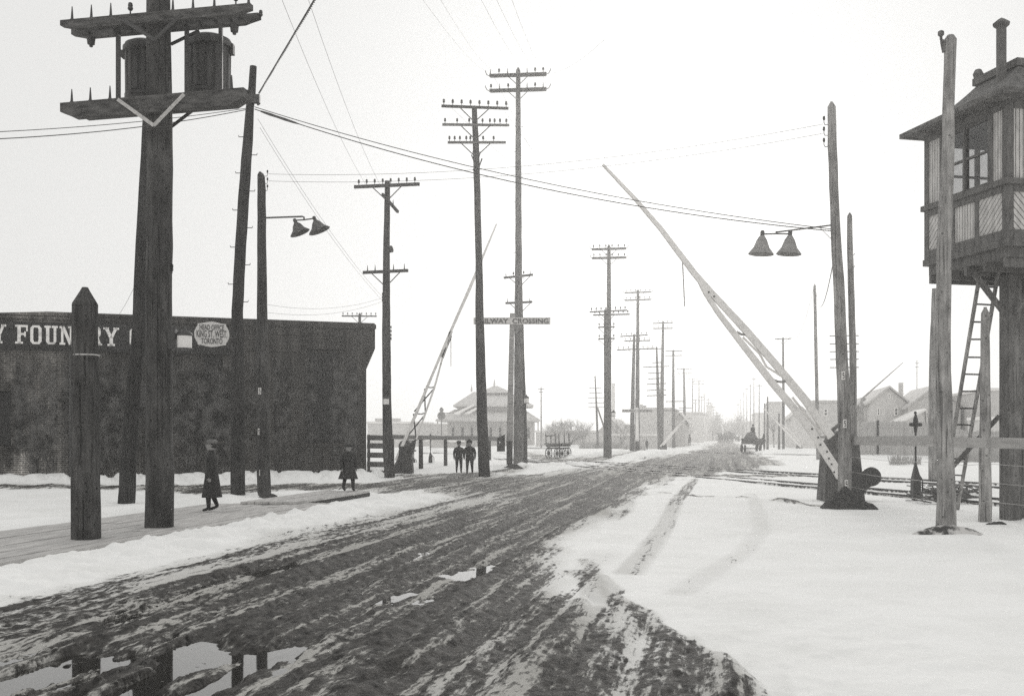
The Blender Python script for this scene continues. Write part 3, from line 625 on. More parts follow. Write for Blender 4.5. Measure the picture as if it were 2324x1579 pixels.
# slab-serif capitals cut from strokes on a 6 x 8 body
def slab(ch):
    r = []
    def q(x0,x1,z0,z1): r.append([(x0,z0),(x1,z0),(x1,z1),(x0,z1)])
    def d(ax,az,bx,bz,w_): r.append([(ax-w_/2,az),(ax+w_/2,az),(bx+w_/2,bz),(bx-w_/2,bz)])
    if ch == 'F': q(1,2.5,0,8); q(0,3.5,0,.9); q(0,1,7.1,8); q(2.5,5.6,7.1,8); q(4.8,5.6,5.4,7.1); q(2.5,4,3.7,4.6); q(4,4.7,3.0,5.3)
    if ch in 'OD':
        t, W = 1.5, 5.6; c = 1.2
        pts = [(c,0),(W-c,0),(W,c),(W,8-c),(W-c,8),(c,8),(0,8-c),(0,c)]; inn = [(c+.7,.9),(W-c-.7,.9),(W-t,c+.6),(W-t,8-c-.6),(W-c-.7,7.1),(c+.7,7.1),(t,8-c-.6),(t,c+.6)]
        if ch == 'D': pts[0]=(0,0); pts[7]=(0,0.01); pts[5]=(0,8); pts[6]=(0,7.99); inn[0]=(t,.9); inn[7]=(t,.91); inn[5]=(t,7.1); inn[6]=(t,7.09)
        for i in range(8): j=(i+1)%8; r.append([pts[i],pts[j],inn[j],inn[i]])
    if ch == 'U': q(.6,2.1,1.2,8); q(4.0,5.2,1.2,8); r.append([(.6,1.2),(1.6,0),(4.2,0),(5.2,1.2),(4.0,1.3),(3.6,.9),(2.4,.9),(2.1,1.3)]); q(-.1,.6,7.1,8); q(2.1,2.8,7.1,8); q(3.2,4.0,7.1,8); q(5.2,5.9,7.1,8)
    if ch == 'N': q(.6,1.7,0,8); q(4.6,5.6,0,8); d(5.0,0,1.4,8,1.5); q(-.1,.6,7.1,8); q(-.1,.6,0,.9); q(1.7,2.5,0,.9); q(3.8,4.6,7.1,8); q(5.6,6.3,7.1,8)
    if ch == 'R': q(.8,2.2,0,8); q(0,.8,0,.9); q(2.2,3,0,.9); q(0,.8,7.1,8); q(2.2,4.4,7.1,8); q(2.2,4.4,3.8,4.7); q(4.2,5.5,4.6,7.3); d(5.2,0,3.6,3.9,1.5); q(4.4,6.2,0,.9); r.append([(4.4,7.1),(5.5,7.2),(4.6,8),(4.2,8)]); r.append([(4.2,3.8),(4.7,3.8),(5.5,4.6),(4.2,4.7)])
    if ch == 'Y': q(2.3,3.7,0,3.8); q(1.5,4.5,0,.9); d(3.0,3.4,.9,8,1.5); d(3.0,3.4,5.1,8,1.3); q(-.2,2.1,7.1,8); q(3.9,6.2,7.1,8)
    if ch == 'C':
        r += slab('O')[:0]; q(0,1.5,1.2,6.8); r.append([(0,1.2),(1.2,0),(4.2,0),(4.2,.9),(1.9,.9),(1.5,1.6)]); r.append([(0,6.8),(1.5,6.4),(1.9,7.1),(4.2,7.1),(4.2,8),(1.2,8)]); q(4.2,5.4,5.3,8); q(4.2,5.4,0,2.2)
    return r
def letter(ch, x0, x1, z0, z1, mb, y=-.122):
    polys = slab(ch); xs_ = [p[0] for q in polys for p in q]; a, b = min(xs_), max(xs_)
    for q in polys:
        pts = [(x0 + (p[0]-a)/(b-a)*(x1-x0), y, z0 + p[1]/8*(z1-z0)) for p in q]
        mb.prism(pts, (0, -.012, 0)) if False else mb.prism(pts, (0, -.012, 0))
mb = MB()
lz0 = wl(150, 783)[1]; lz1 = wl(150, 741)[1]
for ch, a, b in (('Y', -16, 18), ('F', 39, 71), ('O', 77, 105), ('U', 112, 145), ('N', 150, 184), ('D', 191, 220), ('R', 226, 262 - 4), ('Y', 258 + 4 - 3, 297 - 2)):
    pass
def lx(c): return c / 3.433 / 1.1015                # columns read off the enlarged sign
for ch, a, b in (('Y', -62, 58), ('F', 134, 243), ('O', 264, 361), ('U', 385, 500), ('N', 514, 634), ('D', 652, 752), ('R', 772, 878), ('Y', 888, 1024), ('C', 1114, 1212), ('O', 1236, 1330)):
    letter(ch, wl(lx(a), 760)[0], wl(lx(b), 760)[0], lz0, lz1, mb)
mb.build('lettering', mat('worn_white_lettering', .5, .92, scale=(4,4,9), bump=.1, contrast=(.35,.5)), sign)
# plaque: HEAD OFFICE / KING ST. WEST. / TORONTO
pc = wl(480.5, 759.5); pw = .5 * (wl(520.5,759)[0] - wl(441,759)[0]); phh = .5 * (wl(480,731)[1] - wl(480,789)[1])
out = []
for sx, sz in ((1,1),(-1,1),(-1,-1),(1,-1)):
    q = []
    for t in range(0, 6):       # scalloped end, notch, shallow top
        a = R(t*18*.9); q.append((pw*(.90 + .10*math.cos(a)), phh*.42*math.sin(a)/math.sin(R(81))))
    q += [(pw*.90, phh*.52), (pw*.86, phh*.58), (pw*.82, phh*.66), (pw*.80, phh*.82), (pw*.55, phh*.86), (pw*.3, phh*.94), (pw*.0, phh*1.0)]
    q = [(sx*a, sz*b) for a, b in q]
    if sx*sz < 0: q = q[::-1]
    out += q
poly = [(pc[0]+a, -.125, pc[1]+b) for a, b in out]; ded = [poly[0]]
for p in poly[1:]:
    if (Vector(p)-Vector(ded[-1])).length > 1e-3: ded.append(p)
mb = MB(); mb.prism(ded[:-1] if (Vector(ded[0])-Vector(ded[-1])).length < 1e-3 else ded, (0, -.03, 0)); plaque = mb.build('plaque', M_greyboard, froot)
for body, yy, size, wdt in (('HEAD OFFICE', 744.5, .27, 1.0), ('KING ST. WEST.', 759.5, .36, 1.25), ('TORONTO', 775.5, .29, .9)):
    t = text_mesh('plaque_text', body, size, M_signink, .006, .004); t.parent = plaque
    xs_ = [v.co.x for v in t.data.vertices]; W_ = max(xs_) - min(xs_)
    want = {'HEAD OFFICE': 55, 'KING ST. WEST.': 69, 'TORONTO': 48}[body] / 79.5 * 2 * pw
    t.scale = (want / W_, 1, 1); t.rotation_euler = (R(90), 0, 0); t.location = (pc[0] - (max(xs_)+min(xs_))/2*want/W_, -.160, wl(480, yy)[1])
# mounted creepers: bare stems climbing the wall
def creepers(name, label, spans, seed, count, hmax):
    rnd = random.Random(seed); mb = MB()
    for i in range(count):
        spn = rnd.choice(spans); x = rnd.uniform(*spn); lo_, hi_ = spn[0]-.3, spn[1]+.3; z = 0.02; d = rnd.uniform(-.35, .35); pts = []; rr = rnd.uniform(.006, .014)
        H = rnd.uniform(.5, 1) * hmax; stack = [(x, z, d, rr, H)]
        while stack:
            x, z, d, rr, H = stack.pop(); pts = [(x, -.02 - rnd.random()*.03, z)]; k = 0
            while z < H and rr > .0025 and k < 26:
                st = rnd.uniform(.12, .25); d += rnd.uniform(-.35, .35); d *= .9
                x = max(lo_, min(x + math.sin(d)*st, hi_, -.25)); z += math.cos(d)*st*(1 if abs(d) < 1.4 else .2); rr *= .965; k += 1
                pts.append((x, -.02 - rnd.random()*.05, z))
                if rnd.random() < .30 and len(stack) < 10 and k > 2: stack.append((x, z, d + rnd.choice((-1,1))*rnd.uniform(.4,1.1), rr*.7, H))
                if rnd.random() < .75:
                    e = rnd.uniform(-1.6, 1.6); l = rnd.uniform(.08, .28); p = (x, -.04, z); q2 = (x+math.sin(e)*l, -.05-rnd.random()*.06, z+math.cos(e)*l); mb.tube([p, q2], [rr*.5, .002], 3, False)
            if len(pts) > 1: mb.tube(pts, [max(.0025, rr*1.0)]*len(pts), 4, False)
    o = mb.build(name, M_vine); o.location = (FC.x, FC.y, 0); o.rotation_euler = (0,0,FA); return tag(o, label, 'climbing plant', 'bare creepers on the foundry wall')
top = sb_z0 - .1
creepers('climbing_vine', 'bare creeper spreading over the foundry wall under the FOUNDRY letters', [(wl(60,900)[0], wl(125,900)[0]), (wl(170,900)[0], wl(300,900)[0])], 1, 95, top)
creepers('climbing_vine', 'bare creeper under the oval office plaque on the foundry wall', [(wl(395,900)[0], wl(520,900)[0])], 2, 60, top)
creepers('climbing_vine', 'dark bare creeper right of the slim lamp pole, round the tall foundry window', [(wl(560,900)[0], wl(690,900)[0]), (wl(775,900)[0], wl(790,900)[0])], 3, 75, top + .2)
# sapling against the wall
def bare_tree(name, label, base, H, seed, spread=.55, depth=6, r0=None, group=None, cat='tree', m1=None, m2=None, nb=3, trunkfrac=.3, squash=1.0):
    rnd = random.Random(seed); root = thing(name, label, cat, base, 0, group); tr = MB(); cr = MB(); r0 = r0 or H*.018
    def grow(p, d, L, r, k):
        n = 3; pts = [p]; q = Vector(p)
        for i in range(n):
            d = (d + Vector((rnd.uniform(-1,1), rnd.uniform(-1,1), rnd.uniform(-.3,.8))) * .16).normalized(); q = q + d * L / n; pts.append(q.copy())
        (tr if k <= 1 else cr).tube(pts, [r*(1-.35*i/n) for i in range(n+1)], 6 if k < 2 else 3, False)
        if k >= depth: return
        for i in range(nb if k > 0 else nb + 1):
            a = rnd.uniform(0, 6.28); e = rnd.uniform(.5, 1.1) * spread * 1.3
            ax = d.cross(Vector((math.cos(a), math.sin(a), .3))).normalized()
            nd = (Matrix.Rotation(e, 3, ax) @ d); nd.z *= squash
            st = pts[-1] if i < 2 else pts[-1].lerp(pts[1], rnd.random())
            grow(st, nd.normalized(), L * rnd.uniform(.62, .85), r * .6, k+1)
    grow(Vector((0,0,-.1)), Vector((rnd.uniform(-.05,.05), 0, 1)), H*trunkfrac, r0, 0)
    tr.build('trunk', m1 or M_bark, root); cr.build('branches', m2 or M_twig, root); return root
sp_ = wl(548, 1088); sapw = Vector((FC.x + math.cos(FA)*sp_[0], FC.y + math.sin(FA)*sp_[0] - 1.0, 0))
bare_tree('sapling', 'thin bare forked sapling in front of the foundry wall', sapw, 2.6, 5, .25, 3, .02, nb=2, trunkfrac=.45, m1=M_vine, m2=M_vine)

# ---------------------------------------------------------------- boardwalk
def walk_piece(name, label, z0, z1, a0, a1, top, thick, seed):
    root = thing(name, label, 'boardwalk', (a0 + RD*(z0+z1)/2, (z0+z1)/2, 0)); rnd = random.Random(seed); mb = MB()
    d = Vector((RD, 1, 0)).normalized(); sdv = Vector((1, 0, 0)); nb = max(3, int((a1-a0)/.24)); wdt = (a1-a0)/nb
    for i in range(nb):
        z = z0; 
        while z < z1 - .1:
            L = rnd.uniform(3.2, 4.4); e = min(z1 + (rnd.uniform(-.12,.12) if z + L >= z1 else 0), z + L); aa = a0 + (i+.5)*wdt
            tz = top + rnd.uniform(-.006,.006)
            mb.bar((aa + RD*z, z, tz - .025), (aa + RD*(e-.012), e-.012, tz - .025 + rnd.uniform(-.004,.004)), wdt-.014, .05); z = e
    part(mb, 'planks', M_walk, root)
    mb = MB()
    for aa in (a0+.08, (a0+a1)/2, a1-.08):
        mb.bar((aa + RD*z0, z0+.1, top-.05-thick/2), (aa + RD*z1, z1-.1, top-.05-thick/2), .12, thick-.002)
    part(mb, 'bearers', M_timber, root); return root
walk_piece('boardwalk', 'wide plank boardwalk along the left side of the road, two thick poles standing through it', 6.0, 22.7, -11.0, -8.3, .09, .08, 4)
walk_piece('boardwalk', 'short narrow plank boardwalk end where the dark-coated child walks', 22.2, 26.9, -10.2, -9.0, .145, .12, 5)

# ---------------------------------------------------------------- near poles on the left
# pointed guard post
def guard_post(label, x, y, wb, wt, ytop, yshoulder, m, wirey=None, tipw=10, xt=None, zz=None):
    root, z = pole_root('guard_post', label, x, y, zz, cat='post', group='pointed guard posts'); mb = MB(); xt = xt if xt is not None else x
    shaft(mb, [(x, y, wb), ((x+xt)/2, (y+yshoulder)/2, (wb+wt)/2), (xt, yshoulder, wt)], z, 12)
    sh = P(xt, yshoulder, z); tp = P(xt, ytop, z); r = wt*px(z)/2
    mb.tube([sh, sh.lerp(tp, .12), sh.lerp(tp, .8), tp], [r, r*.97, r*.38, tipw*px(z)/2], 12)
    part(mb, 'shaft', m, root, True)
    if wirey:
        mb = MB(); c = P(x, wirey, z); mb.lathe([(r*1.04,-.01),(r*1.06,0),(r*1.04,.01)], c, 16); part(mb, 'wire_binding', M_steel, root)
    return root
guard_post('thick dark pointed guard post, leftmost on the boardwalk', 195.5, 1222, 64, 57, 652, 694, M_pole, 806, 13, 193, 14.9)
guard_post('pale pointed guard post behind the plank rail, under the ladder of the watch cabin', 2236, 1185, 29, 18, 697, 712, M_pole3, None, 8, 2236)
# transformer pole
root, z = pole_root('transformer_pole', 'thickest dark utility pole carrying two ribbed transformers between double crossarms', 361, 1196, 16.74)
B_root, BZ = root, z
mb = MB(); shaft(mb, [(361,1196,63),(361,900,60.5),(361,500,57),(361,150,54),(359.5,0,52),(359,-70,50)], z, 20); part(mb, 'shaft', M_pole, root, True)
u = px(z)
def heavy_arm(yl, xl, yr, xr, h, zz, name, m, skew=.35, tip=True):
    a = P(xl, yl, zz + skew); b = P(xr, yr, zz - skew); d = (b-a).normalized(); up = Vector((0,0,1)); n_ = d.cross(up).normalized(); w_ = .11
    L = (b-a).length; H = h*u; up = n_.cross(d).normalized()
    pr = [(0, H), (0, H*.45), (.16, H*.2), (.26, 0), (L-.26, 0), (L-.16, H*.2), (L, H*.45), (L, H)]
    poly = [a + d*p + up*(q-H) - n_*w_/2 for p, q in pr]
    mb = MB(); mb.prism(poly, n_*w_); return part(mb, name, m, root), a, b, d
fa, a1, b1, d1 = heavy_arm(49, 141, 10, 571, 22, z-.27, 'crossarm', M_heavyarm)
for t, k in ((.055,'pin'),(.16,'pin'),(.265,'pin'),(.37,'bell'),(.595,'pin'),(.70,'pin'),(.81,'pin'),(.92,'bell'),(.985,'pin')):
    insulator(fa, a1.lerp(b1, t), 1.0 if k == 'bell' else 1.1, k)
ba, a2, b2, d2 = heavy_arm(70, 166, 32, 589, 21, z+.27, 'crossarm', M_heavyarm)
for t in (.05,): insulator(ba, b2 + d2*.02 - Vector((0,0,.1)), .8, 'bell')
for t in (.10,.24,.33,.40,.62,.70,.78,.86): mb = MB(); mb.bar(a1.lerp(b1,t)-Vector((0,0,.08)), a2.lerp(b2,t)-Vector((0,0,.08)), .035, .035); part(mb, 'arm_bolt', M_iron, root)
for t in (.10, .87): mb = MB(); c = a2.lerp(b2,t)-Vector((0,0,.17)); mb.lathe([(.01,-.13),(.03,-.12),(.03,-.09),(.06,-.08),(.07,0),(.07,.04)], c, 10); part(mb, 'cutout_pot', M_iron, root)
fl, a3, b3, d3 = heavy_arm(236, 141, 201, 556, 37, z-.27, 'crossarm', M_heavyarm)
for t, k in ((.055,'pin'),(.16,'pin'),(.27,'pin'),(.60,'pin'),(.93,'pin')): insulator(fl, a3.lerp(b3, t), 1.1, k)
bl, a4, b4, d4 = heavy_arm(240, 166, 206, 572, 36, z+.27, 'crossarm', M_heavyarm)
for (yt, xl_, xr_, yb, xb, yr_, m_) in ((43, 276, 411, 91, 351, 33, M_iron), (226, 267, 418, 285, 349, 214, M_steel)):
    for xx, yy in ((xl_, yt), (xr_, yr_)):
        zt = z - .27 + .35*(1 - 2*(xx-141)/415) - .075; zz = z - .40
        mb = MB(); mb.bar(P(xx, yy, zt), P(xb, yb, zz), .055, .014, up=(0,-1,0)); part(mb, 'brace', m_, root)
zz = z + .36
for xx, yy, xb, yb in ((445, 245, 385, 291), (452, 70, 388, 101)):
    mb = MB(); mb.bar(P(xx, yy, zz), P(xb, yb, zz), .05, .02, up=(0,-1,0)); part(mb, 'brace', M_iron, root)
for xh in (268.5, 424, 501):                          # hanger irons
    mb = MB(); zz = z + (.10 if xh < 480 else .42); mb.bar(P(xh, 60, zz), P(xh, 240 if xh < 300 else 215, zz), .06, .06, up=(0,1,0)); part(mb, 'hanger', M_iron, root)
def transformer(cx_, wbody, ytop, ybot, zz, label):
    t = thing('transformer', label, 'transformer', P(cx_, ybot, zz), 0, 'pole transformers')
    c = P(cx_, ybot, zz); r = wbody*px(zz)/2; H = (ybot-ytop)*px(zz); n = 96; vs = []; rings = [(0,.96),(.04,1.0),(.10,1.0),(.12,.97),(.80,.99)]
    mb = MB()
    for hz, k in rings:
        for i in range(n):
            rib = (1 if (i//2) % 3 else .93) if .11 < hz < .81 else 1
            a = 2*math.pi*i/n; vs.append(c + Vector((math.cos(a)*r*k*rib, math.sin(a)*r*k*rib, hz*H)))
    fs = [(i*n+k, i*n+(k+1) % n, (i+1)*n+(k+1) % n, (i+1)*n+k) for i in range(len(rings)-1) for k in range(n)] + [tuple(range(n-1,-1,-1)), tuple((len(rings)-1)*n+k for k in range(n))]
    mb.add(vs, fs); part(mb, 'tank', M_trans, t)
    mb = MB(); mb.lathe([(r*1.0,H*.79),(r*1.09,H*.80),(r*1.09,H*.875),(r*1.0,H*.885),(r*.98,H*.93),(r*.72,H*.975),(r*.3,H*1.0),(.01,H*1.0)], c, 32)
    mb.box(c.x-r*1.18, c.x-r*.98, c.y-.06, c.y+.06, c.z+H*.72, c.z+H*.84); mb.box(c.x+r*.98, c.x+r*1.15, c.y-.06, c.y+.06, c.z+H*.70, c.z+H*.86)
    part(mb, 'lid', M_trans, t, True)
    mb = MB(); mb.box(c.x-r*.45, c.x+r*.35, c.y-r*1.04, c.y-r*.9, c.z+H*.05, c.z+H*.10); mb.box(c.x-r*.35, c.x-r*.1, c.y-r*1.05, c.y-r*.9, c.z+H*.115, c.z+H*.16)
    part(mb, 'name_plate', M_iron, t)
transformer(477, 94, 82, 224, z+.85, 'right-hand ribbed oil transformer hung between crossarms, fully in view')
transformer(329, 88, 94, 232, z+1.05, 'left-hand ribbed oil transformer hung between crossarms, half hidden by the pole')
lantern(root, 402, 435, 762, 790, z-.05)
mb = MB(); mb.box(P(392,0,z).x-.05, P(403,0,z).x, z-.12, z+.02, P(0,792,z).z, P(0,748,z).z); mb.bar(P(385,765,z-.05), P(412,765,z-.05), .05,.05); part(mb, 'lantern_bracket', M_iron, root)
for yy in (612, 620): insulator(root, P(391, yy, z-.0), .45, 'bell')
# pole behind it
root, z = pole_root('utility_pole', 'dark leaning pole half hidden behind the transformer pole', 286.5, 1143); C_z = z
mb = MB(); shaft(mb, [(286.5,1143,39),(297,967,34),(307,855,32),(317,740,32),(321,592,29),(330,400,26),(336,262,23)], z, 14, 'round'); part(mb, 'shaft', M_poleD, root, True)
mb = MB(); c = P(326, 895, z-.25); mb.box(c.x-.06, c.x+.05, c.y-.04, c.y+.02, c.z-.27, c.z+.27); part(mb, 'cable_board', M_timber, root)
# leaning pole with climbing steps
root, z = pole_root('utility_pole', 'dark pole leaning right with iron climbing steps, beside the slim lamp pole', 540, 1132); D_z = z
mb = MB(); shaft(mb, [(540,1132,32),(539.5,900,30),(539,705,26),(544.5,592,25),(553,450,24),(563,320,22),(567.5,244,18),(571,215,17.5),(575,151,15.5)], z, 14); part(mb, 'shaft', M_poleD, root, True)
mb = MB(); dmb = 0
Lp = [(1132,524,555),(900,525,555),(705,526,551),(592,532,557),(450,541,566),(320,552,574),(250,559,577)]
def edges(y):
    for (ya,la,ra),(yb,lb,rb) in zip(Lp[:-1], Lp[1:]):
        if yb <= y <= ya: t = (y-ya)/(yb-ya); return la+(lb-la)*t, ra+(rb-ra)*t
for i, yy in enumerate((311,352,393,434,477,517,561,601,645,685)):
    l, r_ = edges(yy); e = l if i % 2 == 0 else r_; s_ = -1 if i % 2 == 0 else 1
    a = P(e - s_*2, yy, z); b = P(e + s_*11, yy, z); mb = MB(); mb.tube([a, b, b + Vector((s_*.005, 0, .04))], .010, 6); part(mb, 'climbing_step', M_iron, root)
mb = MB(); mb.bar(P(566, 225, z-.14), P(590, 225, z-.14), .12, .2); mb.bar(P(571, 214, z-.1), P(588, 238, z-.1), .05, .08); part(mb, 'cable_clamp', M_iron, root)
# street lamp builder
def cone_shade(root, apex, rim, rimw, hcap=.12, name='lamp_shade', sm=None):
    apex = Vector(apex); rim = Vector(rim); ax = (rim - apex); L = ax.length; r = rimw/2
    mb = MB(); n = 28; M = ax.normalized().to_track_quat('Z', 'Y').to_matrix(); vs = []
    prof = [(.035,0),(.05,.02*L),(.07,.1*L),(.11,.26*L),(r*.62,.66*L),(r*.93,.93*L),(r,L),(r*.97,L+.004),(r*.9,.93*L),(r*.58,.66*L),(.09,.28*L)]
    for rr, h in prof:
        for k in range(n):
            a = 2*math.pi*k/n; rp = rr * (1 + (.025 if k % 2 else 0) * (h > .3*L)); vs.append(apex + M @ Vector((rp*math.cos(a), rp*math.sin(a), h)))
    N = len(prof); fs = [(i*n+k, i*n+(k+1) % n, (i+1)*n+(k+1) % n, (i+1)*n+k) for i in range(N-1) for k in range(n)] + [tuple(range(n-1,-1,-1)), tuple((N-1)*n+k for k in range(n))]
    mb.add(vs, fs); s_ = part(mb, name, sm or M_shade, root, True)
    mb = MB(); c = apex + ax*.55; mb.lathe([(.02,-.06),(.04,-.03),(.045,.02),(.02,.08)], c, 10, ax=tuple(ax)); b = mb.build('lamp_bulb', M_glass_w, s_, True)
    mb = MB(); mb.lathe([(.03,-.1),(.045,-.08),(.045,0),(.06,.03)], apex, 12, ax=tuple(ax)); b = mb.build('lamp_socket', M_iron, s_)
root, z = pole_root('lamp_pole', 'slim dark lamp pole with two cone shades on a bracket, left side of the road', 599, 1127, cat='street lamp', group='twin-shade street lamps'); E_z = z
mb = MB(); shaft(mb, [(599,1127,31),(597,1000,30),(594.5,800,25),(594,592,20.5),(593.5,430,19),(592.5,402,17)], z, 14); t_ = P(589.5,390,z); mb.tube([P(592.5,403,z), P(591,396,z), t_], [8.5*px(z), 7*px(z), 2*px(z)], 12)
part(mb, 'shaft', M_pole, root, True)
for yy, xx in ((887,589.5),(979,588.5),(1072,592)): plate(root, xx, yy, 6.5, 14, z - 14*px(z))
for yy in (394,411,427):
    mb = MB(); mb.tube([P(600, yy+6, z), P(606, yy+6, z), P(607, yy+1, z)], .008, 5); b = part(mb, 'insulator_hook', M_iron, root); insulator(b, P(607, yy+2, z), .55)
mb = MB(); mb.tube([P(602,494.5,z), P(686,491.5,z), P(690,493,z), P(690,499,z)], .022, 8); mb.tube([P(668,503,z), P(672,500,z), P(690,499,z), P(712,496,z), P(716,498,z)], .018, 8); part(mb, 'lamp_bracket', M_iron, root)
cone_shade(root, P(671,505,z), P(681,529,z), 46*px(z)); cone_shade(root, P(715,499.5,z), P(725,524,z), 50*px(z))

def dirt_mound(label, x, y, wpx, hpx, seed, z=None, sq=.55, m=None, snow=0):
    z = z or zof(y); c = P(x, y, z); c.z = 0; rx = wpx*px(z)/2; H = hpx*px(z); rnd = np.random.RandomState(seed); mb = MB(); n, k = 40, 12; vs = [c + Vector((0,0,H))]
    for i in range(1, k+1):
        t = i/k
        for j in range(n):
            a = 2*math.pi*j/n; w_ = 1 + .18*math.sin(3*a+seed) + .1*math.sin(7*a+2*seed)
            x_, y_ = math.cos(a)*rx*t*w_, math.sin(a)*rx*sq*t*w_
            nn = float(fbm(np.array([x_*3.5+seed*7.]), np.array([y_*3.5+3.]), 5, 4)[0]); nz = float(fbm(np.array([x_*11.]), np.array([y_*11.+seed]), 6, 3)[0])
            vs.append(c + Vector((x_, y_, max(-.08, H*(math.cos(t*math.pi/2)**1.1)*(1.05*(.5+nn)) + .10*(nz-.5)*(1-t*.6) - .07*(t > .93)))))
    fs = [(0, 1+j, 1+(j+1) % n) for j in range(n)] + [(1+i*n+j, 1+(i+1)*n+j, 1+(i+1)*n+(j+1) % n, 1+i*n+(j+1) % n) for i in range(k-1) for j in range(n)]
    mb.add(vs, fs); o = mb.build('dirt_mound', m or M_dirt, None, True); recenter(o); return tag(o, label, 'dirt mound', 'heaps of thrown-up earth')
dirt_mound('low dark earth heap round the foot of the slim lamp pole', 600, 1131, 66, 12, 1)
dirt_mound('dark earth heap under the railway crossing sign', 1160, 1066, 62, 12, 2)
dirt_mound('big dark earth heap round the foot of the right lamp pole by the open gate', 1922, 1156, 132, 40, 3)
dirt_mound('earth and snow heap round the foot of the tall crooked post at the right', 2152, 1214, 172, 20, 4, m=M_dirtsnow)
dirt_mound('small dark earth heap beside the pale guard post', 2265, 1191, 50, 9, 5)

# ---------------------------------------------------------------- middle-distance poles, left row
root, z = pole_root('utility_pole', 'dark pole at the foundry corner with two long crossarms and a white lantern', 884.5, 1086); F_z = z; F_root = root
mb = MB(); shaft(mb, [(884.5,1086,25),(880,1010,24),(878,911,20),(876.5,760,19),(877,592,16),(878.5,470,13),(879,411,11.5)], z, 12); part(mb, 'shaft', M_pole, root, True)
crossarm(root, z, 804, 424.5, 952, 418, 7, even(8, .07), polex=879, skew=.2, dz=-.2)
crossarm(root, z, 868, 441, 903, 481, 6, (.3,.7), dz=.15, skew=.6, brace=False, kind='pin')
crossarm(root, z, 824, 618.5, 926, 614, 6.5, [(.1,'pin'),(.27,'pin'),(.68,'pin'),(.92,'pin')], polex=876, skew=.2, dz=-.2)
mb = MB(); mb.lathe([(.02,-.1),(.09,-.08),(.1,0),(.06,.12),(.02,.15)], P(887,567,z), 12); part(mb, 'junction_box', M_iron, root)
for xx, ys in ((868,(672,679,686)),(887.5,(747,756,765,773))):
    for yy in ys: insulator(root, P(xx, yy, z), .6)
lantern(root, 869.5, 883, 905, 917.5, z-.3)
# telegraph pole behind the foundry roof
root = thing('telegraph_pole', 'short-looking telegraph pole whose eight-pin crossarm shows over the foundry roof', 'utility pole', P(817, 1038, 73)); z = 73
mb = MB(); shaft(mb, [(816,1038,9),(816.5,714,6.5)], z, 8, 'cone'); part(mb, 'shaft', M_pole, root, True)
crossarm(root, z, 776, 717, 855, 717.5, 3, even(8,.03), polex=816.5, dz=-.15, isc=1.0)
# three-arm pole
root, z = pole_root('telegraph_pole', 'dark pole with three long insulator crossarms near the two boys', 1099, 1083); G_z = z
mb = MB(); shaft(mb, [(1099,1083,27),(1095,980,25),(1091.5,850,22),(1088,700,18.5),(1087,592,16),(1083,440,14.5),(1080,330,14),(1077.5,270,12.5),(1076.5,248,12)], z, 12, 'cone'); part(mb, 'shaft', M_pole, root, True)
crossarm(root, z, 1002, 241, 1154, 246.5, 5.5, even(8,.035), polex=1077, dz=-.2, isc=1.1)
crossarm(root, z, 1004, 283, 1156, 284.5, 5, (.04,.22,.40,.60,.71,.78,.86,.955), polex=1079, dz=-.2, m=M_board, isc=1.0)
crossarm(root, z, 1016, 323.5, 1148, 323.5, 5, (.03,.12,.21,.32,.39,.61,.79), polex=1080, dz=-.2, m=M_board, isc=1.0)
mb = MB()
for x0,y0,x1,y1 in ((1073,345,1078,357),(1090,345,1086,360),(1070,352,1078,372),(1094,360,1087,380),(1074,384,1080,400)): mb = MB(); mb.bar(P(x0,y0,z), P(x1,y1,z), .04, .06, up=(0,1,0)); part(mb, 'broken_bracket', M_timber, root)
# tallest pole
root, z = pole_root('utility_pole', 'tallest pole in the scene with two double crossarms at its top, behind the crossing sign', 1177, 1058); H_z = z
mb = MB(); shaft(mb, [(1177,1058,23),(1177,900,21),(1177,750,19),(1177,592,15.5),(1176.5,400,13.5),(1176,220,11),(1176,160,10)], z, 12, 'cone'); part(mb, 'shaft', M_pole2, root, True)
for ya, yb, pins in ((172,167.5,((.02,'pin'),(.17,'bell'),(.32,'pin'),(.66,'pin'),(.80,'bell'),(.94,'bell'))), (206,201.5,((.03,'bell'),(.18,'pin'),(.33,'bell'),(.66,'pin'),(.80,'bell'),(.94,'pin')))):
    o = crossarm(root, z, 1110.5, ya, 1240.5, yb, 6, pins, polex=1176, dz=-.24, isc=1.3); crossarm(root, z, 1113, ya+1.5, 1240, yb+2.5, 6, (), polex=1176, dz=.24, brace=False)
    for xx, s_ in ((1110, -1), (1241, 1)):
        yy = ya if s_ < 0 else yb
        mb = MB(); mb.tube([P(xx,yy+1,z-.24), P(xx+s_*5,yy-2,z-.24), P(xx+s_*8,yy-8,z-.24), P(xx+s_*8.5,yy-11,z-.24)], .02, 5); part(mb, 'guard_horn', M_iron, root)
mb = MB()
for i in range(14):
    yy = 288 + i*57; s_ = -1 if i % 2 else 1
    if yy < 1000: mb = MB(); mb.tube([P(1177 + s_*6, yy, z), P(1177 + s_*(10 + i*.35), yy, z)], .012, 4); part(mb, 'climbing_step', M_iron, root)
root, z = pole_root('utility_pole', 'shorter pole with two crossarms and a white lantern, tight behind the tallest pole', 1190, 1055.5)
mb = MB(); shaft(mb, [(1190,1055.5,15),(1189.5,990,14.5),(1186,850,12),(1182,700,10),(1180,622,9)], z, 10); part(mb, 'shaft', M_pole, root, True)
crossarm(root, z, 1143, 630.5, 1210, 623.5, 4.5, ((.08,'pin'),(.33,'bell'),(.68,'bell'),(.9,'pin')), polex=1180, dz=-.15)
crossarm(root, z, 1147, 688, 1208.5, 685, 4.5, ((.08,'pin'),(.9,'pin')), polex=1181, dz=-.15)
lantern(root, 1189.5, 1200.5, 903.5, 914.5, z-.3)
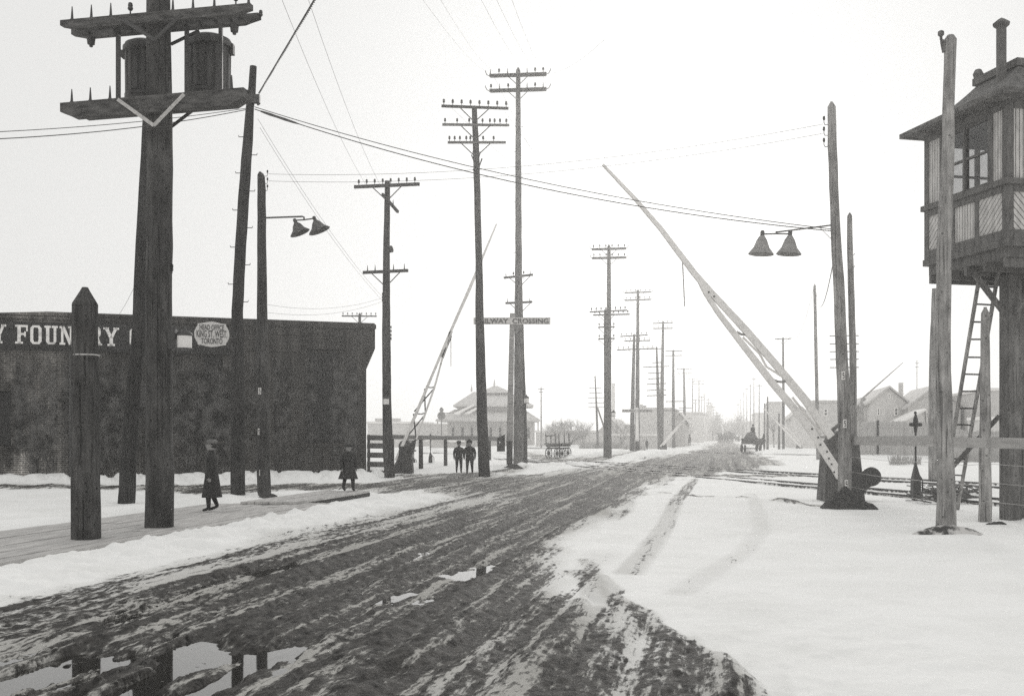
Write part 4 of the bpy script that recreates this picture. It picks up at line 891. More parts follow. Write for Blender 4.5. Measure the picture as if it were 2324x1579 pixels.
# railway crossing signs
def crossing_sign(label, xc, y0, y1, yb, yg, wpost, bx0, bx1, by0, by1, z, txt=True, xb=None):
    root = thing('crossing_sign', label, 'railway sign', P(xc, yg, z), 0, 'railway crossing signs'); xb = xb if xb is not None else xc
    mb = MB(); mb.bar(P(xb, yb+2, z), P(xc, y0, z), wpost*px(z), wpost*px(z)*.8, up=(0,1,0), wd2=wpost*.72*px(z), ht2=wpost*.6*px(z)); part(mb, 'post', M_plank if txt else M_white, root)
    mb = MB(); c = P(xb, yg, z); c2 = P(xb, yb, z); r = wpost*px(z)*.5; mb.box(c.x-r*.95, c.x+r*.95, z-r-.16, z-.06-r*.0-.05, -.1, c2.z); part(mb, 'foot_post', M_pole, root)
    mb = MB(); a = P(bx0, by0, z); b = P(bx1, by1, z); yb_ = z + (wpost*px(z)*.5 + .02); mb.box(a.x, b.x, yb_-.0, yb_+.05, b.z, a.z)
    # the board is bolted to the camera side of the post
    mb = MB(); yb_ = z - wpost*px(z)*.45 - .06; mb.box(a.x, b.x, yb_, yb_+.045, b.z, a.z); bo = part(mb, 'board', M_greyboard, root)
    t = text_mesh('lettering', 'RAILWAY  CROSSING', 1, M_signink, .012, .014)
    xs_ = [v.co.x for v in t.data.vertices]; ys_ = [v.co.y for v in t.data.vertices]; W_ = max(xs_)-min(xs_); Hh_ = max(ys_)-min(ys_)
    sx = (b.x-a.x)*.95/W_; sy = (a.z-b.z)*.72/Hh_
    t.parent = bo; t.matrix_parent_inverse = par_inv(bo); t.scale = (sx, sy, 1); t.rotation_euler = (R(90),0,0); t.location = ((a.x+b.x)/2 - (max(xs_)+min(xs_))/2*sx, yb_-.008, (a.z+b.z)/2 - (max(ys_)+min(ys_))/2*sy)
    return root
z = zof(1064)
crossing_sign('near railway crossing sign with one long lettered board on a pale post', 1162.5, 711, 0, 1001, 1064, 14.5, 1075, 1249, 721.5, 737, z, True, 1156.5)
crossing_sign('distant small railway crossing sign on a white post with a dark foot', 1446, 925, 0, 1001, 1027, 7.5, 1411, 1481, 928.5, 935.5, 93.0, False)
# signal box hung by the sign
root = thing('telephone_box', 'small dark slope-roofed box on the foot of the crossing sign', 'call box', P(1136.5, 1024, z-.1))
mb = MB(); a = P(1128, 1024, z-.1); b = P(1146, 987, z-.1); d_ = .3
mb.prism([(a.x, z-.3, a.z), (b.x, z-.3, a.z), (b.x, z-.3, b.z-.0), (a.x, z-.3, b.z-.18)], (0, d_, 0)); part(mb, 'case', M_pole, root)
mb = MB(); mb.bar((a.x-.03, z-.15, b.z-.17), (b.x+.03, z-.15, b.z+.03), .36, .03); part(mb, 'roof', M_timber, root)
mb = MB(); mb.lathe([(.035,0),(.035,.012)], (a.x+.13, z-.302, a.z+.42), 12, ax=(0,-1,0)); part(mb, 'knob', M_white, root)

# ---------------------------------------------------------------- crossing gates
def gate(label, z, chordA, chordB, wA, wB, ties, struts, gusset=None, rod=None, mchord=None, th=.09, group='raised crossing gate arms', dz2=.0, tip=None):
    root = thing('crossing_gate', label, 'crossing gate', P(chordA[0][0], chordA[0][1], z), 0, group)
    mb = MB()
    for ch, w_ in ((chordA, wA), (chordB, wB)):
        for i in range(len(ch)-1):
            mb.bar(P(*ch[i], z), P(*ch[i+1], z), th, w_[i]*px(z), up=(0,.0001,1), ht2=w_[i+1]*px(z), wd2=th)
    arm = part(mb, 'gate_arm', mchord or M_gate, root)
    if ties:
        for (x0,y0,x1,y1) in ties:
            mb = MB(); a, b = P(x0,y0,z-.02), P(x1,y1,z-.02); m_ = a.lerp(b,.5) + Vector((0,0,-.05)); mb.tube([a, a.lerp(m_, .6) + Vector((0,0,-.015)), m_, b.lerp(m_, .6) + Vector((0,0,-.015)), b], .03, 6); part(mb, 'tie', M_plank, root)
    if struts:
        for (x0,y0,x1,y1) in struts: mb = MB(); mb.bar(P(x0,y0,z+.02), P(x1,y1,z+.02), .045, .05, up=(0,1,0)); part(mb, 'truss_rod', M_timber if th < .105 else M_gate, root)
    if gusset:
        mb = MB(); mb.prism([P(a,b,z-.05) for a,b in gusset], (0,.1,0)); part(mb, 'gusset', M_timber, root)
    if rod:
        mb = MB(); mb.tube([P(*rod[0], z), P(*rod[1], z)], .016, 5); part(mb, 'hanging_rod', M_steel, root)
    return root
z = 40.8
A_ = [qa(500,1312), qa(640,985), qa(745,735), qa(860,462), qa(985,180), (1127,508)]
B_ = [qa(632,1175), qa(690,1010), qa(752,835), qa(805,640), qa(868,462)]
Lg = gate('open crossing gate left of the road, trussed white arm slanting up to the right', z, A_, B_, [7.5,6.5,5.5,6,7,2.6], [3.6,4,4,4.2,4], [(*qa(563,1172),*qa(640,1175)),(*qa(627,998),*qa(692,998)),(*qa(697,822),*qa(754,826))],
     [(*qa(565,1165),*qa(695,1005)),(*qa(615,1005),*qa(632,1170)),(*qa(620,990),*qa(750,838)),(*qa(688,840),*qa(692,990))],
     [qa(862,455),qa(846,470),qa(836,560),qa(806,585),qa(790,625),qa(812,640),qa(838,570),qa(866,500)], (qa(861,500), qa(861,695)), th=.10)
def box_stand(root, z, pts_l, pts_r, y0, y1, depth, m, round_top=None):
    mb = MB(); a, b = P(pts_l[0], y1, z), P(pts_r[0], y1, z); c, d = P(pts_r[1], y0, z), P(pts_l[1], y0, z)
    h = Vector((0, depth/2, 0)); h2 = Vector((0, depth*.38, 0))
    vs = [a-h, b-h, b+h, a+h, d-h2, c-h2, c+h2, d+h2]
    mb.add(vs, [(0,3,2,1),(4,5,6,7),(0,1,5,4),(1,2,6,5),(2,3,7,6),(3,0,4,7)]); return part(mb, 'stand', m, root)
st = box_stand(Lg, z+.25, (904,908), (938,934), 1012, 1080, .8, M_pole)
mb = MB(); c = P(920, 1012, z+.25); mb.lathe([(.24,-.28),(.24,.28)], c, 20, ax=(0,1,0)); part(mb, 'pivot_drum', M_pole2, Lg, True)
mb = MB(); mb.prism([P(a,b,z-.12) for a,b in (qa(632,1170),qa(600,1190),qa(585,1260),qa(600,1300),qa(622,1230))], (0,.2,0)); mb.prism([P(a,b,z-.1) for a,b in (qa(535,1230),qa(505,1310),qa(488,1340),qa(492,1400),qa(520,1400),qa(540,1330))], (0,.25,0)); part(mb, 'counterweight', M_iron, Lg)
z = 24.3
A_ = [(1896,1000), qb(1690,975), qb(1490,785), qb(1240,478), qb(1010,232), (1560,602), (1480,508), (1368,373)]
A_ = [qk(1125,1030), qk(1075,962), qk(960,795), qk(832,640), qk(712,500), qk(555,320), qk(340,88), qk(230,-38), (1500,520), (1440,450), (1368,374)]
B_ = [qk(1180,1300), qk(1155,1240), qk(1000,1000), qk(872,832), qk(750,690), qk(620,522), qk(500,368), qk(385,218), qk(300,90), qk(255,15)]
Rg = gate('open crossing gate right of the road, long pale arm slanting up to the left', z, A_, B_, [17,17,17,16,16,16,14,13,10,7.5,4.5], [15,19,17,15.5,15,14,12.5,11,9,4], [(*qk(505,340),*qk(598,350)),(*qk(745,655),*qk(850,655)),(*qk(1035,1020),*qk(1120,1015))],
     [(*qk(545,375),*qk(655,485)),(*qk(655,485),*qk(700,570)),(*qk(700,570),*qk(830,650)),(*qk(870,770),*qk(945,865)),(*qk(945,865),*qk(1060,1010))], None, ((1549,592), qb(820,298)), th=.11)
mb = MB()
for (x_, y_) in ((1000,978),(1040,1035),(1055,1082),(1098,1128),(1110,1172),(1128,1210),(1145,1262),(320,80),(355,108)): mb.lathe([(.022,0),(.022,.012)], P(*qk(x_, y_), z-.056), 8, ax=(0,-1,0))
part(mb, 'bolt_heads', M_iron, Rg)
st = box_stand(Rg, z+.35, (1862,1871), (1953,1941), 1000, 1142, .7, M_pole2)
mb = MB(); c = P(1906, 1006, z+.35); mb.lathe([(.30,-.26),(.30,.26)], c, 24, ax=(0,1,0)); part(mb, 'pivot_drum', M_pole2, Rg, True)
mb = MB(); c = P(1962, 1086, z+.1); mb.lathe([(.2,-.2),(.22,-.17),(.22,.17),(.2,.2)], P(1977,1081,z+.1), 22, ax=(.3,1,0)); mb.lathe([(.16,-.2),(.2,-.17),(.2,.17),(.16,.2)], P(1966,1086,z+.1), 22, ax=(.3,1,0)); part(mb, 'counterweight', M_iron, Rg, True)
mb = MB(); mb.prism([P(a,b,z-.1) for a,b in ((1925,1050),(1943,1058),(1962,1075),(1974,1095),(1968,1112),(1956,1125),(1948,1130),(1932,1120))], (0,.3,0)); part(mb, 'balance_arm', M_iron, Rg)
mb = MB(); mb.bar(P(1876,1008,z+.1), P(1912,1062,z+.1), .12, .16, up=(0,0,1)); mb.bar(P(1878,984,z), P(1912,958,z), .06,.08); part(mb, 'gate_link', M_board, Rg)
z = 106.0
fgL = gate('small far open crossing gate, white arm slanting up to the right beyond the tracks', z, [qc(835,1385), qc(1010,1185), qc(1195,992)], [qc(870,1370), qc(1000,1215), qc(1080,1115)], [3.4,3,1.8], [2.4,2.4,2], None, [(*qc(900,1330),*qc(930,1290)),(*qc(960,1250),*qc(985,1220))], th=.12)
box_stand(fgL, z+.3, (1497,1500), (1513,1511), 1003, 1022, .8, M_pole)
z = 95.0
fgR = gate('small far open crossing gate, white arm slanting up to the left beyond the tracks', z, [qd(2108,915), qd(1850,650), qd(1562,355)], [qd(2080,830), qd(1900,640), qd(1800,570)], [4.6,4,2.2], [2.4,2.2,2], None, None, th=.12)
box_stand(fgR, z+.3, (1807,1809), (1820,1818), 1010, 1026, .8, M_board)

# ---------------------------------------------------------------- left board fence and rail fence
zf = 41.2
root = thing('board_fence', 'grey fence of five wide horizontal boards between the foundry corner and the pole', 'fence', P(852,1077,zf))
for i, yy in enumerate((992.5, 1011, 1032, 1053, 1072.5)):
    mb = MB(); a = P(833, yy, zf); b = P(888, yy+1.0, zf); mb.bar(a, b, .035, (12 if i else 11.5)*px(zf)); part(mb, 'rail_board', M_board, root)
for xx in (837, 886): mb = MB(); c = P(xx, 1078, zf+.1); mb.box(c.x-.05, c.x+.05, zf+.03, zf+.14, -.1, P(0,986,zf).z); part(mb, 'post', M_board, root)
root = thing('rail_fence', 'long single-rail fence on short round posts behind the left crossing gate', 'fence', P(1000,1064,48))
def ground_pt(x, y): g = G(x, y); return g
posts = [(891,1074,9),(955.5,1065,10.5),(1011.5,1056.5,9),(1062,1051,7.5),(1112,1045,6)]
for xx, yy, ww in posts:
    zz = zof(yy); mb = MB(); shaft(mb, [(xx, yy, ww), (xx-.6, 996, ww*.9)], zz, 10); part(mb, 'post', M_pole, root, True)
pts = [P(872,990.5,zof(1074)-.2)] + [P(xx, 992.5 + i*.7, zof(yy)-.15) for i, (xx,yy,_) in enumerate(posts[1:])] + [P(1135,996,zof(1042))]
mb = MB()
for i in range(len(pts)-1): mb.bar(pts[i], pts[i+1], .05, 9.5*px((pts[i].y+pts[i+1].y)/2))
part(mb, 'rail', M_board, root)
# switch stands
def switch_stand(label, x, yb, ytop, z=None, w_=10, body=True):
    z = z or zof(yb); root = thing('switch_stand', label, 'switch stand', P(x, yb, z), 0, 'railway switch stands'); u = px(z); c = P(x, yb, z); H = (yb-ytop)*u
    mb = MB(); b = w_*u*.9; mb.add([(c.x-b,z-b,-.05),(c.x+b,z-b,-.05),(c.x+b,z+b,-.05),(c.x-b,z+b,-.05),(c.x-b*.9,z-b,H*.22),(c.x+b*.95,z-b,H*.24),(c.x+b*.95,z+b,H*.24),(c.x-b*.9,z+b,H*.22),(c.x-b*.2,z-b*.3,H*.42),(c.x+b*.1,z-b*.3,H*.42),(c.x+b*.1,z+b*.3,H*.42),(c.x-b*.2,z+b*.3,H*.42)],
        [(0,1,5,4),(1,2,6,5),(2,3,7,6),(3,0,4,7),(4,5,9,8),(5,6,10,9),(6,7,11,10),(7,4,8,11),(8,9,10,11)]); part(mb, 'base', M_iron, root)
    mb = MB(); mb.tube([(c.x, z, H*.3), (c.x, z, H*.82)], .025, 8); part(mb, 'spindle', M_iron, root)
    mb = MB(); mb.tube([(c.x+b*.6, z, H*.3), (c.x+b*1.7, z, H*.22), (c.x+b*1.8, z, H*.06)], .018, 6); part(mb, 'lever', M_iron, root)
    mb = MB(); r = 7*u*w_/10
    mb.lathe([(r*.45,H*.78),(r*.55,H*.82),(r*.8,H*.86),(r*.8,H*.93),(r*.45,H*.97),(r*.3,H*.99),(.02,H*1.0)], (c.x,z,0), 12); part(mb, 'lamp', M_iron, root, True)
    for k, (dx, dy) in enumerate(((-1,0),(1,0),(0,-1))):
        mb = MB(); mb.lathe([(r*.62,0),(r*.62,.05),(r*.5,.09)], (c.x+dx*r*.75, z+dy*r*.75, H*.87), 14, ax=(dx,dy,0)); part(mb, 'lens_hood', M_iron, root)
    mb = MB(); mb.lathe([(r*.5,-.012),(r*.5,.012)], (c.x-r*.1, z, H*1.0+r*.2), 14, ax=(1,.4,0)); part(mb, 'target_disc', M_iron, root)
switch_stand('switch stand with a four-lens lamp between the gate post and the crooked post at right', 2078, 1131, 938, None, 10)
switch_stand('small switch stand behind the rail fence, left of the two boys', 977, 1049, 982, 57, 5)
switch_stand('low switch stand behind the rail fence post, close to the left gate stand', 939, 1048, 1015, 58, 4)

# ---------------------------------------------------------------- right-hand near poles and fence
root, z = pole_root('lamp_pole', 'tall grey lamp pole with two hanging cone shades, right side of the road', 1918, 1152, cat='street lamp', group='twin-shade street lamps'); M_z = z
mb = MB(); shaft(mb, [(1918,1152,31),(1917,985,29.5),(1913,860,27),(1909,780,25.5),(1903.5,640,24.5),(1899,581,23.5),(1894,470,20.5),(1889,330,20.5),(1887.5,243,18.5)], z, 16, 'cone'); part(mb, 'shaft', M_pole3, root, True)
mb = MB(); mb.tube([P(1890,511,z), P(1880,512,z), P(1762,527,z)], .017, 8); mb.tube([P(1727,534,z), P(1730,531.5,z), P(1762,530.5,z), P(1792,531,z), P(1794,534,z)], .016, 8); mb.tube([P(1762,525,z), P(1762,531,z)], .02, 6); mb.tube([P(1892,548,z),P(1860,548.0-32,z)], .006, 4); part(mb, 'lamp_bracket', M_iron, root)
M_shade2 = mat('pale_enamelled_shade', .2, .32, rough=.5, bump=.05); cone_shade(root, P(1730,534,z), P(1727,577,z), 57*px(z), sm=M_shade2); cone_shade(root, P(1793,534,z), P(1790,577,z), 56*px(z), sm=M_shade2)
for yy in (275.5, 299.5, 325): 
    mb = MB(); mb.tube([P(1882,yy+8,z), P(1872,yy+8,z), P(1870,yy+3,z)], .009, 5); b = part(mb, 'insulator_hook', M_iron, root); insulator(b, P(1870,yy+3,z), .7)
for yy, xx in ((852,1914),(961,1917.5),(1098,1921)): plate(root, xx, yy, 7, 19, z - 14.5*px(z))
root = thing('utility_pole', 'thin pale pole standing tight behind the right lamp pole', 'utility pole', P(1941,1150,24.9)); z = 24.9
mb = MB(); shaft(mb, [(1941,1142,17),(1937,960,16),(1935.5,800,16),(1931.5,640,14.5),(1929,570,13.5),(1928.5,490,11)], z, 12, 'cone'); part(mb, 'shaft', M_pole3, root, True)
for yy in (579,607):
    mb = MB(); mb.tube([P(1930,yy,z), P(1938,yy,z), P(1940,yy-4,z)], .008, 5); part(mb, 'step_iron', M_iron, root)
root = thing('telegraph_pole', 'distant telegraph pole with five short crossarms showing either side of the right lamp pole', 'utility pole', P(1915,1028,92)); z = 92
mb = MB(); shaft(mb, [(1915,1028,9),(1916,756,6.5)], z, 8); part(mb, 'shaft', M_pole2, root, True)
for yy in (762,780.5,798,815.5,834): crossarm(root, z, 1883, yy, 1949, yy-.5, 2.2, (), brace=False, dz=-.15)
root, z = pole_root('crooked_post', 'tall crooked pale post in front of the watch cabin, knobbed at its top', 2147, 1204, 16.9, cat='utility pole'); Q_z = z
mb = MB(); shaft(mb, [(2147,1204,46),(2147,1130,42),(2145,1050,38.5),(2144,985,36.5),(2141,840,33),(2141,700,31.5),(2142,581,32),(2144,500,31),(2150,400,28),(2153,320,26),(2152,250,25.5),(2155,160,25.5),(2157,90,27)], z, 18, 'round', .05); part(mb, 'shaft', M_pole3, root, True)
mb = MB(); mb.tube([P(2145,118,z), P(2141,98,z), P(2137,92,z)], [.05,.05,.03], 8); mb.tube([P(2140,97,z), P(2136,90,z), P(2135.5,84,z)], .022, 6); mb.lathe([(.02,0),(.05,.03),(.05,.08),(.02,.1)], P(2135.5,84,z), 10); part(mb, 'spur', M_pole2, root)
root = thing('utility_pole', 'blunt pale post standing behind the crooked post', 'utility pole', P(2121,1090,36)); z = 36
mb = MB(); shaft(mb, [(2121,1090,26),(2121,950,26),(2122,800,24),(2125,655,19)], z, 14); part(mb, 'shaft', M_pole3, root, True)
# plank rail
def plank_rail(label, a, b, hpx_, z_, seed):
    root = thing('plank_rail', label, 'fence rail', (a+b)/2); mb = MB(); mb.bar(a, b, .05, hpx_*px(z_)); part(mb, 'plank', M_railplank, root)
    for k in range(3):
        mb = MB(); off = Vector((0,0,-.35-.32*k)); mb.tube([a+off, (a+b)/2+off-Vector((0,0,.03)), b+off], .004, 4, False); part(mb, 'fence_wire', M_steel, root)
    return root
plank_rail('pale plank rail nailed between the right lamp pole and the crooked post', P(1926,999.5,22.95), P(2121,1000.5,17.35), 21.5, 20, 1)
plank_rail('pale plank rail running right from the crooked post past the ladder', P(2150,1003,17.3), P(2236,1004.5,17.6), 23.5, 17.5, 2)
plank_rail('darker plank rail at the right edge, crossing the cabin posts', P(2237,1004.5,17.9), P(2420,1008,17.0), 25, 17.5, 3)

# ---------------------------------------------------------------- crossing watchman's cabin on stilts
T0 = Vector((8.44, 18.0, 0)); LU, LV = 2.33, 2.28; ZF = 4.9
TA = -math.atan2(.227, .974)    # local y (away) = (-.227,.974), local x = (.974,.227)
TA = math.atan2(.227, .974)
troot = thing('watch_cabin', 'boarded crossing watch cabin with a shingle roof, raised on stout posts at the right edge', 'cabin', T0, TA)
def tp(mb, name, m, parent=None, smooth=False): return mb.build(name, m, parent or troot, smooth)
def tt(x):  k = (x-CX)/FD; return (8.44-18*k)/(.974*k+.227)
cx2 = lambda c: 1779.4 + .4026*c
ZS0, ZS1, ZE = 5.83, 5.93, 7.28                      # window band, eaves
W_ = .05
mb = MB(); mb.box(-.02, LV+.02, -.02, LU+.02, ZF-.12, ZF); mb.box(.06, LV-.06, .06, LU-.06, ZF-.3, ZF-.122)
for i in range(5): yy = .1 + i*.52; mb.box(.05, LV-.05, yy, yy+.07, ZF-.46, ZF-.302)
tp(mb, 'floor', M_trim)
# framing: corner posts, sill band, top plate
mb = MB()
for x_ in (0, LV-.13):
    for y_ in (0, LU-.13): mb.box(x_, x_+.13, y_, y_+.13, ZF+.0, ZE)
mb.box(-.03, LV+.03, -.03, LU+.03, ZS0, ZS1) if False else None
for (x0,x1,y0,y1) in ((-.05,.10,-.05,LU+.05),(LV-.10,LV+.05,-.05,LU+.05),(.102,LV-.102,-.05,.10),(.102,LV-.102,LU-.10,LU+.05)): mb.box(x0,x1,y0,y1,ZS0,ZS1)
for (x0,x1,y0,y1) in ((-.01,.12,.132,LU-.132),(LV-.12,LV+.01,.132,LU-.132),(.132,LV-.132,-.01,.12),(.132,LV-.132,LU-.12,LU+.01)):
    mb.box(x0,x1,y0,y1,ZF,ZF+.16); mb.box(x0,x1,y0,y1,ZS0-.12,ZS0-.002); mb.box(x0,x1,y0,y1,ZE-.15,ZE)
tp(mb, 'frame', M_trim)
def clip(poly, a, b, c):                            # keep a*x+b*y<=c
    out = []
    for i in range(len(poly)):
        p, q = poly[i], poly[(i+1) % len(poly)]; dp, dq = a*p[0]+b*p[1]-c, a*q[0]+b*q[1]-c
        if dp <= 0: out.append(p)
        if dp*dq < 0: t = dp/(dp-dq); out.append((p[0]+(q[0]-p[0])*t, p[1]+(q[1]-p[1])*t))
    return out
def boards(mb, face, t0, t1, z0, z1, angle, bw=.055):
    ca, sa = math.cos(angle), math.sin(angle); mid = ((t0+t1)/2, (z0+z1)/2); n = int(2.2*max(t1-t0, z1-z0)/bw)
    for i in range(-n, n):
        poly = [(t0,z0),(t1,z0),(t1,z1),(t0,z1)]; c0 = ca*mid[0]+sa*mid[1]+i*bw
        poly = clip(poly, -ca, -sa, -(c0+.012)); poly = clip(poly, ca, sa, c0+bw-.006) if poly else poly
        if len(poly) < 3: continue
        if face == 'L': mb.prism([(.035, p[0], p[1]) for p in poly], (-.02,0,0))
        if face == 'F': mb.prism([(p[0], .035, p[1]) for p in poly], (0,-.02,0))
        if face == 'R': mb.prism([(LV-.035, p[0], p[1]) for p in poly], (.02,0,0))
        if face == 'B': mb.prism([(p[0], LU-.035, p[1]) for p in poly], (0,.02,0))
def backing(mb, face, t0, t1, z0, z1):
    if face == 'L': mb.box(.036,.06,t0,t1,z0,z1)
    if face == 'F': mb.box(t0,t1,.036,.06,z0,z1)
    if face == 'R': mb.box(LV-.06,LV-.036,t0,t1,z0,z1)
    if face == 'B': mb.box(t0,t1,LU-.06,LU-.036,z0,z1)
def post_(mb, face, t0, t1, z0, z1):
    if face == 'L': mb.box(-.005,.1,t0,t1,z0,z1)
    if face == 'F': mb.box(t0,t1,-.005,.1,z0,z1)
    if face == 'R': mb.box(LV-.1,LV+.005,t0,t1,z0,z1)
    if face == 'B': mb.box(t0,t1,LU-.1,LU+.005,z0,z1)
T = {'win0': .40, 'p1': .132}
tw0, twm, tw1 = tt(cx2(1145)), tt(cx2(1015)), tt(cx2(1150)) + 1.2
zl0, zl1, zu0, zu1 = ZF+.16, ZS0-.12, ZS1, ZE-.15
for face, L in (('L', LU), ('F', LV), ('R', LU), ('B', LV)):
    a, b = .132, L-.132
    wa, wb = .50, L-.62
    lo = MB(); hi = MB(); pm = MB(); bk = MB()
    c1, c2, c3 = .80, 1.47, 1.80
    c3 = min(c3, b-.2)
    for (q0, q1, an_, bw_) in ((a, c1-.05, R(45), .085), (c1+.05, c2-.05, 0, .075), (c2+.05, b, R(45), .085)): lo = MB(); boards(lo, face, q0, q1, zl0, zl1, an_, bw_); tp(lo, 'lower_panel', M_bead)
    for c_ in (c1, c2): pm = MB(); post_(pm, face, c_-.05, c_+.05, zl0, zl1-.002); tp(pm, 'stile', M_trim)
    backing(bk, face, a, b, zl0, zl1)
    for (q0, q1) in ((a, wa-.13), (wb+.13, b)): hi = MB(); boards(hi, face, q0, q1, zu0, zu1, 0, .075); tp(hi, 'upper_panel', M_bead)
    backing(bk, face, a, wa-.13, zu0, zu1); backing(bk, face, wb+.13, b, zu0, zu1)
    for q0 in (wa-.13, wb): pm = MB(); post_(pm, face, q0, q0+.13, zu0, zu1); tp(pm, 'stile', M_trim)
    tp(bk, 'lining', M_trim)
    wm = MB(); mid = (wa+wb)/2 + .05
    post_(wm, face, mid-.025, mid+.025, zu0+.002, zu1-.002)
    zz = (zu0+zu1)/2
    def hb(z0, z1, t0, t1):
        if face == 'L': wm.box(.02,.07,t0,t1,z0,z1)
        if face == 'F': wm.box(t0,t1,.02,.07,z0,z1)
        if face == 'R': wm.box(LV-.07,LV-.02,t0,t1,z0,z1)
        if face == 'B': wm.box(t0,t1,LU-.07,LU-.02,z0,z1)
    for t0, t1 in ((wa, mid-.027), (mid+.027, wb)): hb(zz-.02, zz+.02, t0, t1); hb(zu0+.002, zu0+.05, t0, t1); hb(zu1-.05, zu1-.002, t0, t1)
    wn = tp(wm, 'window', M_trim)
    gm = MB()
    if face == 'L': gm.box(.044,.048,wa,wb,zu0,zu1)
    if face == 'F': gm.box(wa,wb,.044,.048,zu0,zu1)
    if face == 'R': gm.box(LV-.048,LV-.044,wa,wb,zu0,zu1)
    if face == 'B': gm.box(wa,wb,LU-.048,LU-.044,zu0,zu1)
    gm.build('pane', M_glass, wn)
mb = MB(); mb.box(.1, LV-.1, .1, LU-.1, ZE-.02, ZE-.001); tp(mb, 'ceiling', M_trim)
# roof: bell-cast gable-hip with a ridge running away
ov = .36; ZR = 8.34; xm = LV/2
def rz(d):        # height at horizontal distance d in from the eave edge, half width xm+ov
    t = d/(xm+ov); return ZE + .08 + (ZR-ZE-.08) * (t**1.0*.86 + .14*t*t) - .10*math.sin(min(1,t*1.0)*math.pi)
mb = MB(); K = 10; ring = []
yn, yf = -ov, LU+ov*.75; hn, hf = xm+ov, .35        # full hip at the near end, a steep gablet at the far end
vs = []
for i in range(K+1):
    d = (xm+ov)*i/K; zz = rz(d); fr = i/K
    ring.append([(-ov+d, yn+hn*fr, zz), (LV+ov-d, yn+hn*fr, zz), (LV+ov-d, yf-hf*fr, zz), (-ov+d, yf-hf*fr, zz)])
for i in range(K+1):
    for p in ring[i]: vs.append(p)
fs = []
for i in range(K):
    for k in range(4):
        a, b = i*4+k, i*4+(k+1) % 4; fs.append((a, b, b+4, a+4))
base = len(vs); lo = [(p[0]*1, p[1], p[2]-.09) for p in ring[0]]; vs += lo; fs += [(base+k, base+(k+1) % 4, (k+1) % 4, k)[::-1] for k in range(4)]; fs.append((base, base+1, base+2, base+3)[::-1])
mb.add(vs, fs); roof = tp(mb, 'roof', M_shingle)
mb = MB(); mb.bar((xm, yn+hn-.1, ZR+.02), (xm, yn+hn+.42, ZR+.02), .22, .14); mb.bar((xm, yf-hf-.85, ZR+.03), (xm, yf-hf+.05, ZR+.03), .22, .14); mb.lathe([(.02,0),(.08,.04),(.1,.12),(.06,.2),(.01,.22)], (xm, yf-hf+.02, ZR+.08), 12); mb.build('ridge_cap', M_trim, roof)
for (x0,x1,y0,y1) in ((-ov,-.05,yn,yf),(LV+.05,LV+ov,yn,yf)): 
    for k in range(7):
        mb = MB(); y_ = yn+.15+k*(yf-yn-.3)/6; mb.box(x0+.03, x1, y_, y_+.05, ZE-.04, ZE+.0); mb.build('rafter_tail', M_trim, roof)
mb = MB(); pxx = .86; pyy = 1.25; pr = .088
mb.tube([(pxx, pyy, 7.7), (pxx, pyy, 9.08)], pr, 16); mb.lathe([(pr*1.05,-.02),(pr*1.6,.02),(pr*1.7,.06),(pr*.7,.13),(.01,.16)], (pxx, pyy, 9.05), 16); tp(mb, 'stove_pipe', M_trim, None, True)
# stilts and braces
def tl(x, y, z):  # world -> local
    v = Matrix.Rotation(-TA, 3, 'Z') @ (Vector((x, y, z)) - T0); return v
g1 = G(2293, 1181); g1.z = 0; c = tl(*g1)
for dx, dy, nm in ((0, 0, ''), (.40, .36, ''), (1.45, 0.1, '')):
    mb = MB(); mb.box(c.x+dx-.13, c.x+dx+.13, c.y+dy-.13, c.y+dy+.13, -.2, ZF-.46); tp(mb, 'stilt', M_pole2)
for (p_, q_, w1_, w2_) in (((c.x-.12, c.y, ZF-1.15), (.08, c.y-.02, ZF-.46), .07, .09), ((c.x, c.y-.12, ZF-1.15), (c.x+.02, .1, ZF-.46), .07, .09), ((c.x+.1, c.y, ZF-1.15), (c.x+.8, c.y, ZF-.46), .07, .09), ((c.x-.15, c.y+.1, 1.9), (c.x-.9, c.y+.5, .9), .05, .08)):
    mb = MB(); mb.bar(p_, q_, w1_, w2_); tp(mb, 'stilt_brace', M_pole2)
# ladder
root = thing('ladder', 'long wooden ladder leaning up to the underside of the watch cabin', 'ladder', G(2178,1155))
lt0, lb0 = P(2234,560,19.3), P(2146,1120,21.9); lb0.z = 0
rt0, rb0 = P(2266,590,19.3), P(2174,1155,21.9); rb0.z = 0
def onrail(a, b, y):     # point on rail at image row y
    best = None
    for i in range(400):
        p = a.lerp(b, i/399); yy = HY - (p.z-EYE)*FD/p.y
        if best is None or abs(yy-y) < best[0]: best = (abs(yy-y), p)
    return best[1]
lb = P(*qh(893,1010), 21.2); lt = P(*qh(1060,0), 19.3); lb = lt + (lb-lt) * ((lt.z) / (lt.z-lb.z))
rb = P(*qh(925,1350), 21.9); rt = P(*qh(1140,100), 19.3); rb = rt + (rb-rt) * ((rt.z) / (rt.z-rb.z)); rt = rt + (rt-rb)*.08
for a, b in ((lt, lb), (rt, rb)): mb = MB(); mb.bar(a, b, .045, .10); part(mb, 'side_rail', M_pole3, root)
for yc in (68,163,257,350,443,538,630,720,810,898,985,1078,1165,1250):
    yy = (640 + yc/2.133)/1.1015; mb = MB(); mb.tube([onrail(lt, lb, yy), onrail(rt, rb, yy + (1 if yc < 1000 else 2))], .017, 6); part(mb, 'rung', M_pole, root)

